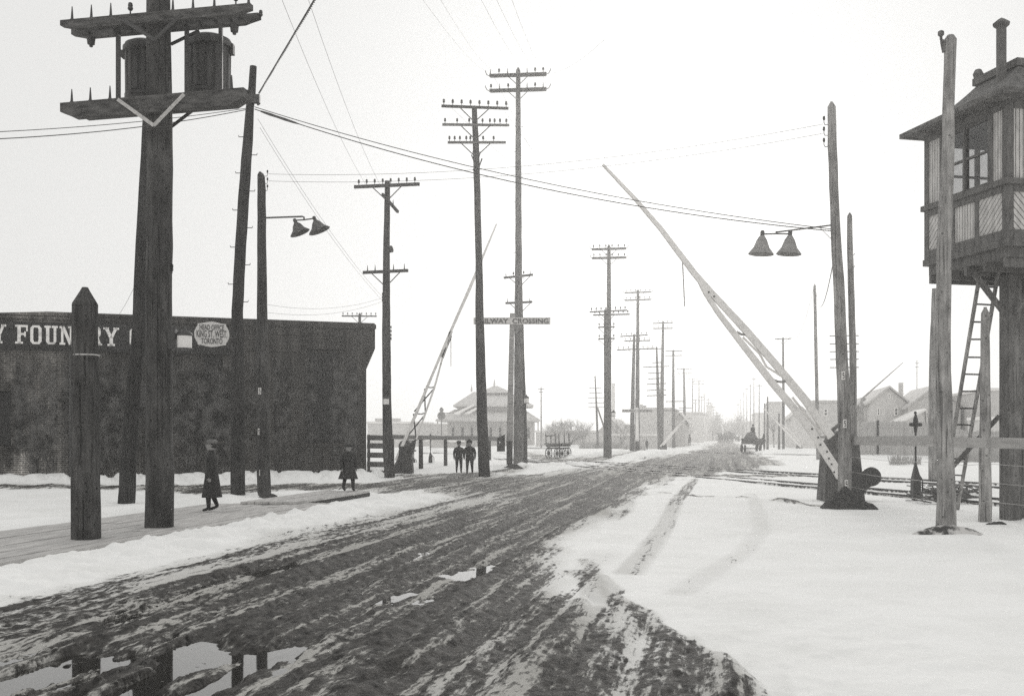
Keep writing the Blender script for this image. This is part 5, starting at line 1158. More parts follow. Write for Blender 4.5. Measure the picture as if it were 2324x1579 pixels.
# ---------------------------------------------------------------- further poles
def row_pole(label, pts, zb, arms=(), n=8, m=None, name='utility_pole', group='poles receding along the left of the road', ins=True, tip='flat', lan=None, horns=False, w3=None):
    z = zb if zb else zof(pts[0][1]); root = thing(name, label, 'utility pole', P(pts[0][0], pts[0][1], z), 0, group)
    mb = MB(); shaft(mb, pts, z, n, tip); part(mb, 'shaft', m or M_pole2, root, True)
    for a in arms:
        xl, yl, xr, yr, h = a[:5]; k = a[5] if len(a) > 5 else 0
        crossarm(root, z, xl, yl, xr, yr, h, even(k, .05) if (k and ins) else (), brace=(z < 110), dz=-.18, polex=pts[-1][0], isc=1.2, kind='bell', wdt=.09)
        if horns:
            for xx, yy, s_ in ((xl, yl, -1), (xr, yr, 1)):
                mb = MB(); mb.tube([P(xx,yy,z-.18), P(xx+s_*3,yy-2,z-.18), P(xx+s_*5,yy-7,z-.18)], .02, 4); part(mb, 'guard_horn', M_iron, root)
    if lan: lantern(root, *lan, z-.3)
    return root
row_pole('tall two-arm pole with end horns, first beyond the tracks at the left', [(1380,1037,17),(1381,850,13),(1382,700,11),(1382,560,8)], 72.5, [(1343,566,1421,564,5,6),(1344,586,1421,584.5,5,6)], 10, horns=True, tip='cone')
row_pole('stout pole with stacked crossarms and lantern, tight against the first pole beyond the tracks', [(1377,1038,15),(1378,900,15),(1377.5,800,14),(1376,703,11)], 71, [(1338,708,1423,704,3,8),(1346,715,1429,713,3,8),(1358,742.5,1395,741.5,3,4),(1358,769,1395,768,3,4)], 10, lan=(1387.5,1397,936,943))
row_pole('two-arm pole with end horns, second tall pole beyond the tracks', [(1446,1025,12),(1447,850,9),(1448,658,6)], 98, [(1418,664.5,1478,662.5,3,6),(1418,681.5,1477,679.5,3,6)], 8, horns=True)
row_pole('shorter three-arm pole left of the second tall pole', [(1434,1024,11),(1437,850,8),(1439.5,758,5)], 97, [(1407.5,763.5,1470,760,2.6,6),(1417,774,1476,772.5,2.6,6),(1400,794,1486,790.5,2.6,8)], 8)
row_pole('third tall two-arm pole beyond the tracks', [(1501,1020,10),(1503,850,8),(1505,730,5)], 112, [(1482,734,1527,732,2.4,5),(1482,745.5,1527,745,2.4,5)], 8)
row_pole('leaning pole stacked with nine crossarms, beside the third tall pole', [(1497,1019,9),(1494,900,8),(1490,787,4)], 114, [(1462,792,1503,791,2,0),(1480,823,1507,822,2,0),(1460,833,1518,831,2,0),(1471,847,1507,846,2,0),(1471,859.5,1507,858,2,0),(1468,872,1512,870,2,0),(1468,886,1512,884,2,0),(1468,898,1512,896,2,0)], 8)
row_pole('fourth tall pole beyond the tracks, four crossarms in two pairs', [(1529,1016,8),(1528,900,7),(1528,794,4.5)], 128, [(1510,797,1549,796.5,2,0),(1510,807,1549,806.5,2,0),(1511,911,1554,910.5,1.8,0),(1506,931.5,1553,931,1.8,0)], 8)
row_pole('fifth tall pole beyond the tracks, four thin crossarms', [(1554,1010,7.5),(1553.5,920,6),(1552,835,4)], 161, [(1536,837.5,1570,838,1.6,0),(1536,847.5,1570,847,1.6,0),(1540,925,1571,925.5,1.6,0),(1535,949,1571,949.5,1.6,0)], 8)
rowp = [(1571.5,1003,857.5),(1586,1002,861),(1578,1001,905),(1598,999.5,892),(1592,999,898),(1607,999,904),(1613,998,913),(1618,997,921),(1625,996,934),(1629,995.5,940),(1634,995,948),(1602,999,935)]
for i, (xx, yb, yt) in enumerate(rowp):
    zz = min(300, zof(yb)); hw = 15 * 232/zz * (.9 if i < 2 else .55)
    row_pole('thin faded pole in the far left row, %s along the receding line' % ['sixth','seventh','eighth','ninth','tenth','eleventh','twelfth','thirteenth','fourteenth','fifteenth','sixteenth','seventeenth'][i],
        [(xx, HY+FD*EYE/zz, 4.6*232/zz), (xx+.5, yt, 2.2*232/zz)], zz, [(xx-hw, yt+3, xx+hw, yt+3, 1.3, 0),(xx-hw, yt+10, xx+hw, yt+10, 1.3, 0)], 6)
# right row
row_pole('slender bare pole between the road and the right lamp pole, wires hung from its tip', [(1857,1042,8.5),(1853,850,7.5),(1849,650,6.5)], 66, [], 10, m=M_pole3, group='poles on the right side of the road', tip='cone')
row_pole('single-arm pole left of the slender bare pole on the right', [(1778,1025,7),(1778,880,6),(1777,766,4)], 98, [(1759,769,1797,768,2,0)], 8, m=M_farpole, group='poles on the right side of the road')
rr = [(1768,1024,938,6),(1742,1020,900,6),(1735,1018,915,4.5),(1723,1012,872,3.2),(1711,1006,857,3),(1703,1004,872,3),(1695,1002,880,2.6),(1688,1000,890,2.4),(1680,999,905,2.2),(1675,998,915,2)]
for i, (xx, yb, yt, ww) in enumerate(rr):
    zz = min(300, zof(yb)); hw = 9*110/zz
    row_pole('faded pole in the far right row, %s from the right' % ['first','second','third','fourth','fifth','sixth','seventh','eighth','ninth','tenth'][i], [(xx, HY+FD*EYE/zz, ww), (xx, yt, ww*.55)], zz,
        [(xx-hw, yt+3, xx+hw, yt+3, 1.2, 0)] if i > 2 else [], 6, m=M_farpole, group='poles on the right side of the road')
row_pole('thin lone pole with a tiny crossarm beside the station roof end', [(1228.5,1018,4.5),(1228,878,2.6)], 120, [(1221,883,1236,883,1.6,0),(1223,889,1233,889.5,1.4,0)], 6, group='poles by the station', m=M_pole3)
row_pole('pole with five crossarms held by a slanting prop, left of the chimney', [(1357,1021,5.5),(1354,930,5),(1350.5,853,3)], 112, [(1337,881,1365,881,1.4,0),(1337.5,891.5,1366,891,1.4,0),(1335,902.5,1372,902,1.4,0),(1335,914,1373,913.5,1.4,0),(1335,924,1373,924,1.4,0)], 6, group='poles by the station')
root = bpy.context.scene.objects[-1]
pr = thing('pole_prop', 'slanting timber prop bracing the five-arm pole near the chimney', 'prop', P(1389,1024,110)); mb = MB(); mb.tube([P(1390,1026,111), P(1356,925,111.8)], [.12,.09], 6); part(mb, 'timber', M_pole2, pr)
row_pole('hair-thin far pole over the gabled house at the right', [(2050,1010,2.5),(2048,888,1.6)], 150, [(2044,893,2052,893,1,0)], 6, group='poles behind the right houses', m=M_pole3)
row_pole('hair-thin far mast between the gabled house and the crooked post', [(2081,1010,2.5),(2081,817,1.6)], 150, [(2077,824,2086,824,1,0),(2077,833,2086,833,1,0)], 6, group='poles behind the right houses', m=M_pole3)
row_pole('thin far pole right of the ladder foot', [(2293-12,1008,2.5),(2291-12,915,2)], 140, [(2268,930,2280,930,1,0)], 6, group='poles behind the right houses', m=M_pole3)
bo = thing('crane_boom', 'thin pale boom slanting up to the right behind the right lamp pole', 'boom', P(1956,905,100)); mb = MB(); mb.bar(P(1956,905,100), P(2050,822,100), .16, .16, up=(0,1,0), wd2=.05, ht2=.05); mb.bar(P(1957,1010,100), P(1956,903,100), .2,.2, up=(0,1,0)); part(mb, 'spar', M_plank, bo)

# ---------------------------------------------------------------- rails
def track(label, lines):
    mid = (lines[0][0]+lines[0][1])/2; root = thing('railway_track', label, 'railway track', (mid.x, mid.y, 0), 0, 'railway tracks over the crossing')
    for a, b in lines:
        a2, b2 = Vector((a.x,a.y,.012)), Vector((b.x,b.y,.012)); mb = MB(); mb.bar(a2, b2, .065, .09); mb.bar(a2-Vector((0,0,.05)), b2-Vector((0,0,.05)), .14, .02); part(mb, 'rail', M_iron, root)
track('nearest railway track, crossing the road and passing behind the right gate', RAILS[0:2])
track('second railway track, just beyond the nearest one', RAILS[2:4])
track('far railway track, a thin dark line at the foot of the distant gates', RAILS[4:6])
# ---------------------------------------------------------------- people and animals (skinned skeletons)
def skin_build(name, verts, edges_, mats, parent, root_i=0, matfn=None, sub=1):
    me = bpy.data.meshes.new('sk'); me.from_pydata([v[0] for v in verts], edges_, []); o = bpy.data.objects.new('sk', me); COL.objects.link(o)
    o.modifiers.new('s', 'SKIN'); ssf = o.modifiers.new('u', 'SUBSURF'); ssf.levels = ssf.render_levels = sub
    if not me.skin_vertices: 
        bpy.context.view_layer.objects.active = o
        me.attributes
    sv = me.skin_vertices[0].data
    for i, v in enumerate(verts): sv[i].radius = (v[1], v[2] if len(v) > 2 else v[1]); sv[i].use_root = (i == root_i)
    bpy.context.view_layer.update()
    m2 = bpy.data.meshes.new_from_object(o.evaluated_get(bpy.context.evaluated_depsgraph_get())); COL.objects.unlink(o); bpy.data.objects.remove(o)
    m2.name = name; m2.materials.clear()
    for m_ in mats: m2.materials.append(m_)
    m2.polygons.foreach_set('use_smooth', [True]*len(m2.polygons))
    if matfn:
        for p in m2.polygons: p.material_index = matfn(p.center)
    q = bpy.data.objects.new(name, m2); COL.objects.link(q); q.parent = parent; return q
def person(label, pos, H, face, pose='walk', coat=None, hat='cap', coatlen=.5, mirror=1, skirt=.9, hatm=None, coatm=None, bundle=False):
    root = thing('person', label, 'person', pos, face); h = H
    f = {'walk': .085, 'stand': .03, 'sit': 0}[pose]
    V_ = []; E_ = []
    def v(x, y, z, r, r2=None): V_.append(((x*h, y*h, z*h), r*h, (r2 or r)*h)); return len(V_)-1
    def e(*ids):
        for a, b in zip(ids[:-1], ids[1:]): E_.append((a, b))
    pel = v(0,0,.52,.075,.055); wst = v(0,0,.60,.068,.05); ch = v(0,.0,.72,.085,.055); nk0 = v(0,0,.815,.045,.04); nk = v(0,-.005,.855,.032); jaw = v(0,-.012,.895,.045,.05); hd = v(0,-.005,.945,.052,.058); tp_ = v(0,0,.985,.036,.04)
    e(pel, wst, ch, nk0, nk, jaw, hd, tp_)
    nose = v(0,-.062,.92,.009); e(jaw, nose)
    for s_ in (-1, 1):
        fw = s_*f*mirror
        if pose == 'sit':
            hp = v(s_*.05,0,.50,.06); kn = v(s_*.06,-.23,.49,.042); an = v(s_*.06,-.25,.27,.03); ft = v(s_*.06,-.33,.24,.025)
        else:
            hp = v(s_*.048,0,.48,.058); kn = v(s_*.05,-fw*.55-.02,.27,.038); an = v(s_*.05,-fw*1.0+(.04 if fw < 0 else 0),.045+(.02 if fw < 0 else 0),.024); ft = v(s_*.055,-fw*1.0-.075,.018,.02)
        e(pel, hp, kn, an, ft)
        sh = v(s_*.095,0,.79,.045); el = v(s_*.125,.02+fw*.25,.64,.033); 
        if pose == 'sit': wr = v(s_*.07,-.14,.60,.024)
        elif bundle: wr = v(s_*.10,-.05,.80,.024)
        else: wr = v(s_*.13,-.02+fw*.5,.50,.022)
        hn = v(V_[wr][0][0]/h+s_*.002, V_[wr][0][1]/h-.012, V_[wr][0][2]/h-.035, .018, .012)
        e(ch, sh, el, wr, hn)
        hx, hy, hz = [q/h for q in V_[hn][0]]
        for k, (dy, L) in enumerate(((-.014,.036),(-.005,.042),(.004,.040),(.012,.033))):
            a = v(hx, hy+dy, hz-.022, .0058); b = v(hx-s_*.006, hy+dy-.004, hz-.022-L*.7, .005); e(hn, a, b)
        a = v(hx-s_*.006, hy-.024, hz-.004, .006); b = v(hx-s_*.010, hy-.030, hz-.026, .005); e(hn, a, b)
    def mf(c): 
        if c.z > .868*h: return 1
        if not bundle and pose != 'sit' and c.z < .47*h and abs(c.x) > .10*h: return 1
        return 0
    skin_build('body', V_, E_, [coatm or M_coat, M_skin], root, 0, mf, 1)
    # coat: shoulders to hem, slightly open folds
    mb = MB(); n = 24; prof = [(.84,.035,.035),(.815,.075,.05),(.78,.105,.062),(.70,.10,.07),(.60,.088,.066),(.5,.098,.078),(coatlen,.098+.05*(.5-coatlen)/.2*skirt,.080+.05*(.5-coatlen)/.2*skirt)]
    if pose == 'sit': prof = prof[:6]
    vs = []
    for z_, rx, ry in prof:
        for k in range(n):
            a = 2*math.pi*k/n; fo = 1 + (.06*math.sin(5*a) if z_ < .55 else .0); vs.append((math.cos(a)*rx*h*fo, math.sin(a)*ry*h*fo, z_*h))
    N = len(prof); mb.add(vs, [(i*n+k, i*n+(k+1) % n, (i+1)*n+(k+1) % n, (i+1)*n+k)[::-1] for i in range(N-1) for k in range(n)] + [tuple((N-1)*n+k for k in range(n-1,-1,-1))]); mb.build('coat', coatm or M_coat, root, True)
    for s_ in (-1, 1):     # eyes, ears
        mb = MB(); mb.lathe([(.004*h,0),(.006*h,.002*h),(.001*h,.004*h)], (s_*.02*h, -.056*h, .938*h), 8, ax=(0,-1,0)); mb.build('eye', M_signink, root)
        mb = MB(); mb.lathe([(.006*h,-.004*h),(.012*h,0),(.006*h,.006*h)], (s_*.055*h, 0, .925*h), 8, ax=(1,0,0)); mb.build('ear', M_skin, root, True)
    mb = MB(); mb.box(-.014*h,.014*h,-.0625*h,-.055*h,.898*h,.901*h); mb.build('mouth', M_coat, root)
    mb = MB()
    if hat == 'cap': mb.lathe([(.060*h,0),(.068*h,.012*h),(.068*h,.03*h),(.045*h,.052*h),(.01*h,.06*h)], (0,.004*h,.955*h), 18); mb.box(-.045*h,.045*h,-.095*h,-.04*h,.955*h,.962*h)
    if hat == 'toque': mb.lathe([(.060*h,-.01*h),(.066*h,.012*h),(.058*h,.045*h),(.028*h,.07*h),(.022*h,.075*h),(.026*h,.09*h),(.005*h,.10*h)], (0,.004*h,.955*h), 18)
    if hat == 'brim': mb.lathe([(.115*h,0),(.118*h,.006*h),(.062*h,.012*h),(.058*h,.055*h),(.035*h,.068*h),(.005*h,.07*h)], (0,.004*h,.96*h), 22)
    mb.build('hat', hatm or (coatm or M_coat), root, True)
    mb = MB(); mb.lathe([(.03*h,-.045*h),(.045*h,-.03*h),(.050*h,0),(.045*h,.02*h)], (0,.016*h,.935*h), 16); mb.build('hair', M_coat2, root, True)
    for s_ in (-1, 1): pass
    return root
def bulk(o, a, b=None): o.scale = (a, b or a, 1); return o
g = G(1041.5, 1074.5); bulk(person('boy in a dark coat and round brimmed hat, left of the two walking together', (g.x, g.y, .02), 1.27, R(8), 'walk', hat='brim', coatlen=.42, mirror=1, skirt=.2), 1.22)
g = G(1066, 1076); bulk(person('boy in a dark coat and knitted toque, right of the two walking together', (g.x, g.y, .02), 1.30, R(-4), 'walk', hat='toque', coatlen=.40, mirror=-1, skirt=.2), 1.3)
g = P(791, 1115, 26.5); bulk(person('child in a long dark coat and cap at the far end of the boardwalk', (g.x, g.y, .147), 1.17, R(25), 'walk', hat='cap', coatlen=.26, coatm=M_coat, skirt=1), 1.35)
g = P(480, 1160, 20.2); pb = bulk(person('person in a long dark coat and grey cap on the wide boardwalk', (g.x, g.y, .092), 1.36, R(-75), 'stand', hat='cap', coatlen=.2, coatm=M_coat, hatm=M_board, skirt=.5), 1.2)
g = G(1468, 1021); person('distant man standing with arms apart left of the far white gate', (g.x, g.y, 0), 1.15, R(10), 'stand', hat='cap', coatlen=.4, skirt=.3)
g = P(1565, 1012, 150); person('tiny far figure among the left pole row', (g.x, g.y, 0), 1.6, R(10), 'stand', hat='brim', coatlen=.3, skirt=.4)

def wheel(mb, c, r, axis, spokes=12, w_=.05, rim=.05):
    c = Vector(c); axis = Vector(axis).normalized(); up = Vector((0,0,1)); s_ = axis.cross(up).normalized(); n = 28
    vs = []
    for k in range(n):
        a = 2*math.pi*k/n; d = s_*math.cos(a) + up*math.sin(a)
        for rr, o_ in ((r,-w_/2),(r,w_/2),(r-rim,w_/2),(r-rim,-w_/2)): vs.append(c + d*rr + axis*o_)
    mb.add(vs, [(k*4+i, ((k+1)%n)*4+i, ((k+1)%n)*4+(i+1)%4, k*4+(i+1)%4) for k in range(n) for i in range(4)])
    for k in range(spokes):
        a = 2*math.pi*k/spokes; d = s_*math.cos(a) + up*math.sin(a); mb.bar(c, c + d*(r-rim*.8), .03, .035, up=axis)
    mb.lathe([(.07,-.09),(.09,-.05),(.09,.05),(.07,.09)], c, 10, ax=tuple(axis))
# baggage cart by the path
root = thing('baggage_cart', 'four-wheeled baggage cart with upright stakes, left of the first pole beyond the tracks', 'cart', P(1266, 1038, 70)); z = 70.0; u = px(z)
def cp(x, y, dz=0): return P(*qe(x, y), z+dz)
mb = MB(); a, b, c_, d_ = cp(700,905,-.3), cp(935,918,-1.0), cp(1108,895,.2), cp(880,888,.9)
a, b, c_, d_ = [Vector((q.x, q.y, .92)) for q in (a, b, c_, d_)]
mb.prism([a, b, c_, d_], (0,0,.1)); dk = part(mb, 'deck', M_pole2, root)
ds = (b-a).normalized(); 
mb = MB(); cen = (a+c_)/2
for k in (-.32, 0, .32): mb.bar(a.lerp(d_, .5+k)-Vector((0,0,.09)), b.lerp(c_, .5+k)-Vector((0,0,.06)), .1, .12)
for k in (.2,.8): mb.bar(a.lerp(b,k)-Vector((0,0,.25)), d_.lerp(c_,k)-Vector((0,0,.22)), .1, .1)
part(mb, 'undercarriage', M_pole, root)
for (x, yt, yb, dz) in ((722,725,895,-.3),(793,745,890,.1),(857,715,905,.6),(912,730,915,-.9),(988,722,905,-.4),(1055,712,895,.1)):
    mb = MB(); mb.bar(cp(x+8, yb, dz), cp(x, yt, dz), .06, .06, up=(0,1,0)); part(mb, 'stake', M_pole, root)
mb = MB(); mb.bar(cp(725,756,-.2), cp(855,742,.5), .04, .07); part(mb, 'stake_rail', M_pole, root)
for (x, y, dz, r) in ((765,1002,-.5,.37),(887,1015,-.9,.35),(1045,968,.3,.36),(960,975,.8,.33)):
    mb = MB(); q = cp(x, y, dz); q.z = r; wheel(mb, q, r*1.08, (.80,-.60,0), 10, .035, .045); part(mb, 'wheel', M_pole, root)
# horse-drawn wagon at the right of the far road
def horse(label, pos, face, s=1.0, group=None):
    root = thing('horse', label, 'horse', pos, face, group); V_ = []; E_ = []
    def v(x, y, z, r, r2=None): V_.append(((x*s, y*s, z*s), r*s, (r2 or r)*s)); return len(V_)-1
    def e(*ids):
        for a, b in zip(ids[:-1], ids[1:]): E_.append((a, b))
    rump = v(0,.75,1.28,.27,.28); bel = v(0,.25,1.18,.29,.32); chs = v(0,-.35,1.15,.25,.34); wit = v(0,-.62,1.32,.17,.26); n1 = v(0,-.85,1.62,.12,.17); n2 = v(0,-1.0,1.9,.09,.12); hd = v(0,-1.18,1.88,.085,.11); mz = v(0,-1.46,1.62,.055,.065)
    e(rump, bel, chs, wit, n1, n2, hd, mz)
    for s_ in (-1, 1):
        a = v(s_*.16,-.5,.98,.11); b = v(s_*.16,-.5,.55,.06); c = v(s_*.16,-.52,.12,.04); d = v(s_*.16,-.56,.03,.055); e(chs, a, b, c, d)
        a = v(s_*.17,.72,1.0,.15); k = v(s_*.17,.6,.78,.10); b = v(s_*.17,.86,.52,.06); c = v(s_*.17,.80,.12,.04); d = v(s_*.17,.76,.03,.055); e(rump, a, k, b, c, d)
        er = v(s_*.06,-1.02,2.06,.018); e(n2, er)
    tl_ = v(0,1.02,1.3,.06); t2 = v(0,1.1,.95,.06); t3 = v(0,1.08,.65,.03); e(rump, tl_, t2, t3)
    skin_build('body', V_, E_, [M_horse], root, 1, None, 1)
    mb = MB(); mb.lathe([(.27*s,-.05*s),(.32*s,0),(.27*s,.05*s)], (0,-.62*s,1.3*s), 16, ax=(0,-.8,.5)); mb.build('collar', M_coat, root, True); return root
def wagon(label, pos, face, L, W, load, driver=None, rw=.5):
    root = thing('horse_wagon', label, 'wagon', pos, face, 'horse-drawn wagons'); 
    mb = MB(); mb.box(-W/2, W/2, -L/2, L/2, .75, .83); mb.box(-W/2, -W/2+.05, -L/2, L/2, .831, 1.25); mb.box(W/2-.05, W/2, -L/2, L/2, .831, 1.25); mb.box(-W/2+.051, W/2-.051, L/2-.05, L/2, .831, 1.25); mb.box(-W/2+.051, W/2-.051, -L/2, -L/2+.05, .831, 1.25); mb.build('box', M_pole, root)
    for sx in (-1,1):
        for sy, r in ((-1, rw*.9), (1, rw)):
            mb = MB(); wheel(mb, (sx*(W/2+.1), sy*(L/2-.45), r), r, (1,0,0)); mb.build('wheel', M_pole, root)
    mb = MB()
    for sy in (-1,1): mb.bar((-W/2-.1, sy*(L/2-.45), rw*.95), (W/2+.1, sy*(L/2-.45), rw*.95), .09,.09)
    mb.bar((0,-L/2+.3,.68),(0,-L/2-2.6,.75),.07,.07); mb.build('axle', M_iron, root)
    if load:
        mb = MB(); rnd = np.random.RandomState(int(L*10)); n, k = 24, 7; vs = []
        for i in range(k+1):
            t = i/k
            for j in range(n):
                a = 2*math.pi*j/n; rr = (1-t)**.45; sq_ = (abs(math.cos(a))**4+abs(math.sin(a))**4)**-.25
                vs.append((math.cos(a)*sq_*(W/2-.06)*rr*(1+.06*rnd.rand()), math.sin(a)*sq_*(L/2-.1)*rr*(1+.06*rnd.rand()), 1.1 + load*t + .08*rnd.rand()*(t > .1)))
        mb.add(vs, [(i*n+j, i*n+(j+1)%n, (i+1)*n+(j+1)%n, (i+1)*n+j) for i in range(k) for j in range(n)] + [tuple(k*n+j for j in range(n))]); mb.build('load', M_load, root, True)
    return root
g = P(1704, 1025, 94); wagon('loaded wagon with a hunched driver and two horses, right of the far road', (g.x, g.y, 0), R(152), 2.0, 1.15, .7, rw=.38)
person('driver in dark clothes sitting on the loaded wagon', (g.x+.3, g.y+.5, 1.1), 1.4, R(150), 'sit', hat='cap')
for k, (dx, dy) in enumerate(((1.9,-.5),(2.35,.6))): horse(['near dark horse drawing the loaded wagon on the right','off-side dark horse drawing the loaded wagon on the right'][k], (g.x+dx*.62, g.y+dy+1.6, 0), R(150), .82, 'wagon horses')
g = P(1655, 1004, 205); wagon('distant wagon piled high with a dark load in the middle of the road', (g.x, g.y, 0), R(35), 3.6, 1.9, 1.1, rw=.55)
for k in range(2): g2 = P(1643-k*4, 1004, 203); horse(['horse of the distant high-loaded wagon, nearer its wheels','horse of the distant high-loaded wagon, farther left'][k], (g2.x, g2.y+k, 0), R(-50), 1.0, 'wagon horses')

# ---------------------------------------------------------------- background buildings
def gable(name, label, x0, x1, yb, ye, yp, z, depth, xp=None, wall=M_farwall, roofm=M_farroof, cat='house', snow=False, wins=(), chim=(), over=.4):
    """gable end faces the camera; eave row ye, peak row yp at depth z, base on the ground"""
    a, b = P(x0, ye, z), P(x1, ye, z); c = (a.x+b.x)/2 if xp is None else P(xp, yp, z).x; pk = P(0, yp, z).z; root = thing(name, label, cat, (c, z, 0))
    mb = MB(); mb.prism([(a.x,z,-.2),(b.x,z,-.2),(b.x,z,b.z),(c,z,pk),(a.x,z,a.z)], (RD*depth,depth,0)); w_ = part(mb, 'wall', wall, root)
    mb = MB()
    for e in (a, b):
        s_ = -1 if e is a else 1; dx = (c-e.x); sl_ = (pk-e.z)/abs(dx); ex = e.x + s_*over; ez = e.z - sl_*over; t = .18
        mb.prism([(ex,z-over,ez+.02),(c,z-over,pk+.02),(c,z-over,pk+.02+t),(ex,z-over,ez+.02+t)], (RD*(depth+2*over),depth+2*over,0))
    part(mb, 'roof', M_snowroof if snow else roofm, root)
    for (xa,xb,ya,yb_) in wins: window_at(root, xa, xb, ya, yb_, z)
    for (xa,xb,ya,yb_) in chim: p, q = P(xa,ya,z+2), P(xb,yb_,z+2); mb = MB(); mb.box(p.x,q.x,z+2,z+2.8,q.z-.5,p.z); part(mb, 'chimney', wall, root)
    return root
def window_at(root, xa, xb, ya, yb_, z, fm=None):
    p, q = P(xa,ya,z), P(xb,yb_,z); mb = MB(); t = .09; mb.box(p.x,p.x+t,z-.06,z-.002,q.z,p.z); mb.box(q.x-t,q.x,z-.06,z-.002,q.z,p.z); mb.box(p.x+t,q.x-t,z-.06,z-.002,p.z-t,p.z); mb.box(p.x+t,q.x-t,z-.08,z-.002,q.z,q.z+t)
    mb.box(p.x+t, q.x-t, z-.05, z-.002, (p.z+q.z)/2-.03, (p.z+q.z)/2+.03)
    w_ = part(mb, 'window', fm or M_white, root); mb = MB(); mb.box(p.x+.02,q.x-.02,z-.03,z-.001,q.z+.02,p.z-.02); pn = mb.build('pane', M_winglass); pn.parent = w_; pn.matrix_parent_inverse = par_inv(w_)
def flat(name, label, x0, x1, yt, z, depth, wall=M_farwall, cat='building', wins=(), chim=(), par=True, roofsnow=False):
    a, b = P(x0, yt, z), P(x1, yt, z); root = thing(name, label, cat, ((a.x+b.x)/2, z, 0))
    mb = MB(); mb.prism([(a.x,z,-.2),(b.x,z,-.2),(b.x,z,a.z),(a.x,z,a.z)], (RD*depth,depth,0)); part(mb, 'wall', wall, root)
    mb = MB(); mb.prism([(a.x-.15,z-.15,a.z+.004),(b.x+.15,z-.15,a.z+.004),(b.x+.15,z-.15,a.z+.25),(a.x-.15,z-.15,a.z+.25)], (RD*depth,depth,0)); part(mb, 'roof' , M_snowroof if roofsnow else M_farroof, root)
    for (xa,xb,ya,yb_) in wins: window_at(root, xa, xb, ya, yb_, z)
    for (xa,xb,ya) in chim: p = P(xa,ya,z+2); q = P(xb,ya,z+2); mb = MB(); mb.box(p.x,q.x,z+2,z+2+(q.x-p.x),a.z-.1,p.z); part(mb, 'chimney', wall, root)
    return root
# station with a big hipped roof
z = 137.0; root = thing('railway_station', 'pale hazy railway station with broad hipped roof and wide eaves behind the two boys', 'station', P(1125, 1014, z)); 
def hip(mb, x0, x1, y0, y1, ze, x2, x3, y2, y3, zr, t=.25):
    vs = [(x0,y0,ze),(x1,y0,ze),(x1,y1,ze),(x0,y1,ze),(x2,y2,zr),(x3,y2,zr),(x3,y3,zr),(x2,y3,zr),(x0,y0,ze-t),(x1,y0,ze-t),(x1,y1,ze-t),(x0,y1,ze-t)]
    mb.add(vs, [(0,1,5,4),(1,2,6,5),(2,3,7,6),(3,0,4,7),(4,5,6,7),(8,9,1,0),(9,10,2,1),(10,11,3,2),(11,8,0,3),(11,10,9,8)])
X_ = lambda c: P(qa(c,0)[0], 0, z).x; Z_ = lambda c: P(0, qa(0,c)[1], z).z
mb = MB(); mb.box(X_(838), X_(1412), z, z+9, -.2, Z_(1045)); mb.box(X_(900), X_(1330), z+1.2, z+8, Z_(1045), Z_(950)); part(mb, 'wall', M_farroof, root)
mb = MB(); hip(mb, X_(768), X_(1445), z-2.2, z+11, Z_(1040)-.1, X_(880), X_(1345), z+1.4, z+7.8, Z_(975), .2); part(mb, 'eaves_roof', M_farroof, root)
mb = MB(); hip(mb, X_(876), X_(1405), z-.1, z+9.4, Z_(948), X_(1000), X_(1240), z+4.4, z+5.0, Z_(852), .2); hip(mb, X_(1045), X_(1262), z+2.9, z+6.5, Z_(857), X_(1135), X_(1165), z+4.4, z+4.8, Z_(812), .1); part(mb, 'roof', M_farroof, root)
mb = MB(); 
for c in (988, 1143): mb.lathe([(.1,0),(.14,.3),(.02,1.0)], (X_(c), z+4.4, Z_(852 if c < 1100 else 815)), 8)
part(mb, 'roof_finial', M_farroof, root)
mb = MB(); a = Vector((X_(985), z+.55, Z_(960)+.0)); mb.prism([(X_(985)+.3,z-.35,Z_(968)+.32),(X_(1000)+.3,z-.45,Z_(968)+.28),(X_(915),z-1.75,Z_(1022)+.22),(X_(880),z-1.75,Z_(1022)+.22)], (0,0,.12)); mb.prism([(X_(1040)+.3,z-.35,Z_(972)+.32),(X_(1052)+.3,z-.45,Z_(972)+.28),(X_(985),z-1.75,Z_(1020)+.22),(X_(955),z-1.75,Z_(1020)+.22)], (0,0,.12)); part(mb, 'roof_snow', M_snowroof, root)
for c in range(862, 1400, 62): 
    if c < 1370: xa, ya = qa(c, 1090); xb, yb_ = qa(c+26, 1170); window_at(root, xa, xb, ya, yb_, z, M_farwall)
for c in (780, 1432):
    mb = MB(); mb.tube([(X_(c), z-1.8, -.2), (X_(c), z-1.8, Z_(1050))], .09, 6); part(mb, 'eaves_post', M_farwall, root)
# signal by the station
root = thing('railway_signal', 'slender railway signal with a round ball and disc left of the station', 'signal', P(1002,1012,128)); z = 128
mb = MB(); mb.tube([P(1002,1013,z), P(1002,932,z)], .07, 6); mb.lathe([(.1,-.3),(.28,0),(.1,.3)], P(1002,930,z), 10); mb.bar(P(1002,937,z), P(1030,937,z), .05,.08); part(mb, 'mast', M_pole2, root)
mb = MB(); mb.lathe([(.5,-.04),(.5,.04)], P(1002,943,z), 20, ax=(0,1,0)); part(mb, 'signal_disc', M_pole2, root)
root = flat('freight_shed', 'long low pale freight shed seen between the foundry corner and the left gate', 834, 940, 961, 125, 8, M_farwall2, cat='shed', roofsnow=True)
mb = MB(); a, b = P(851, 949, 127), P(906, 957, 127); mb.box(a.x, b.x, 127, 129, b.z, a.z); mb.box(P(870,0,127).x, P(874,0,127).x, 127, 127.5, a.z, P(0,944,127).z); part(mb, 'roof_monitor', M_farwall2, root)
flat('freight_shed', 'low hazy shed running between the left gate and the station', 942, 1012, 964, 150, 8, M_farwall2, cat='shed', roofsnow=True)
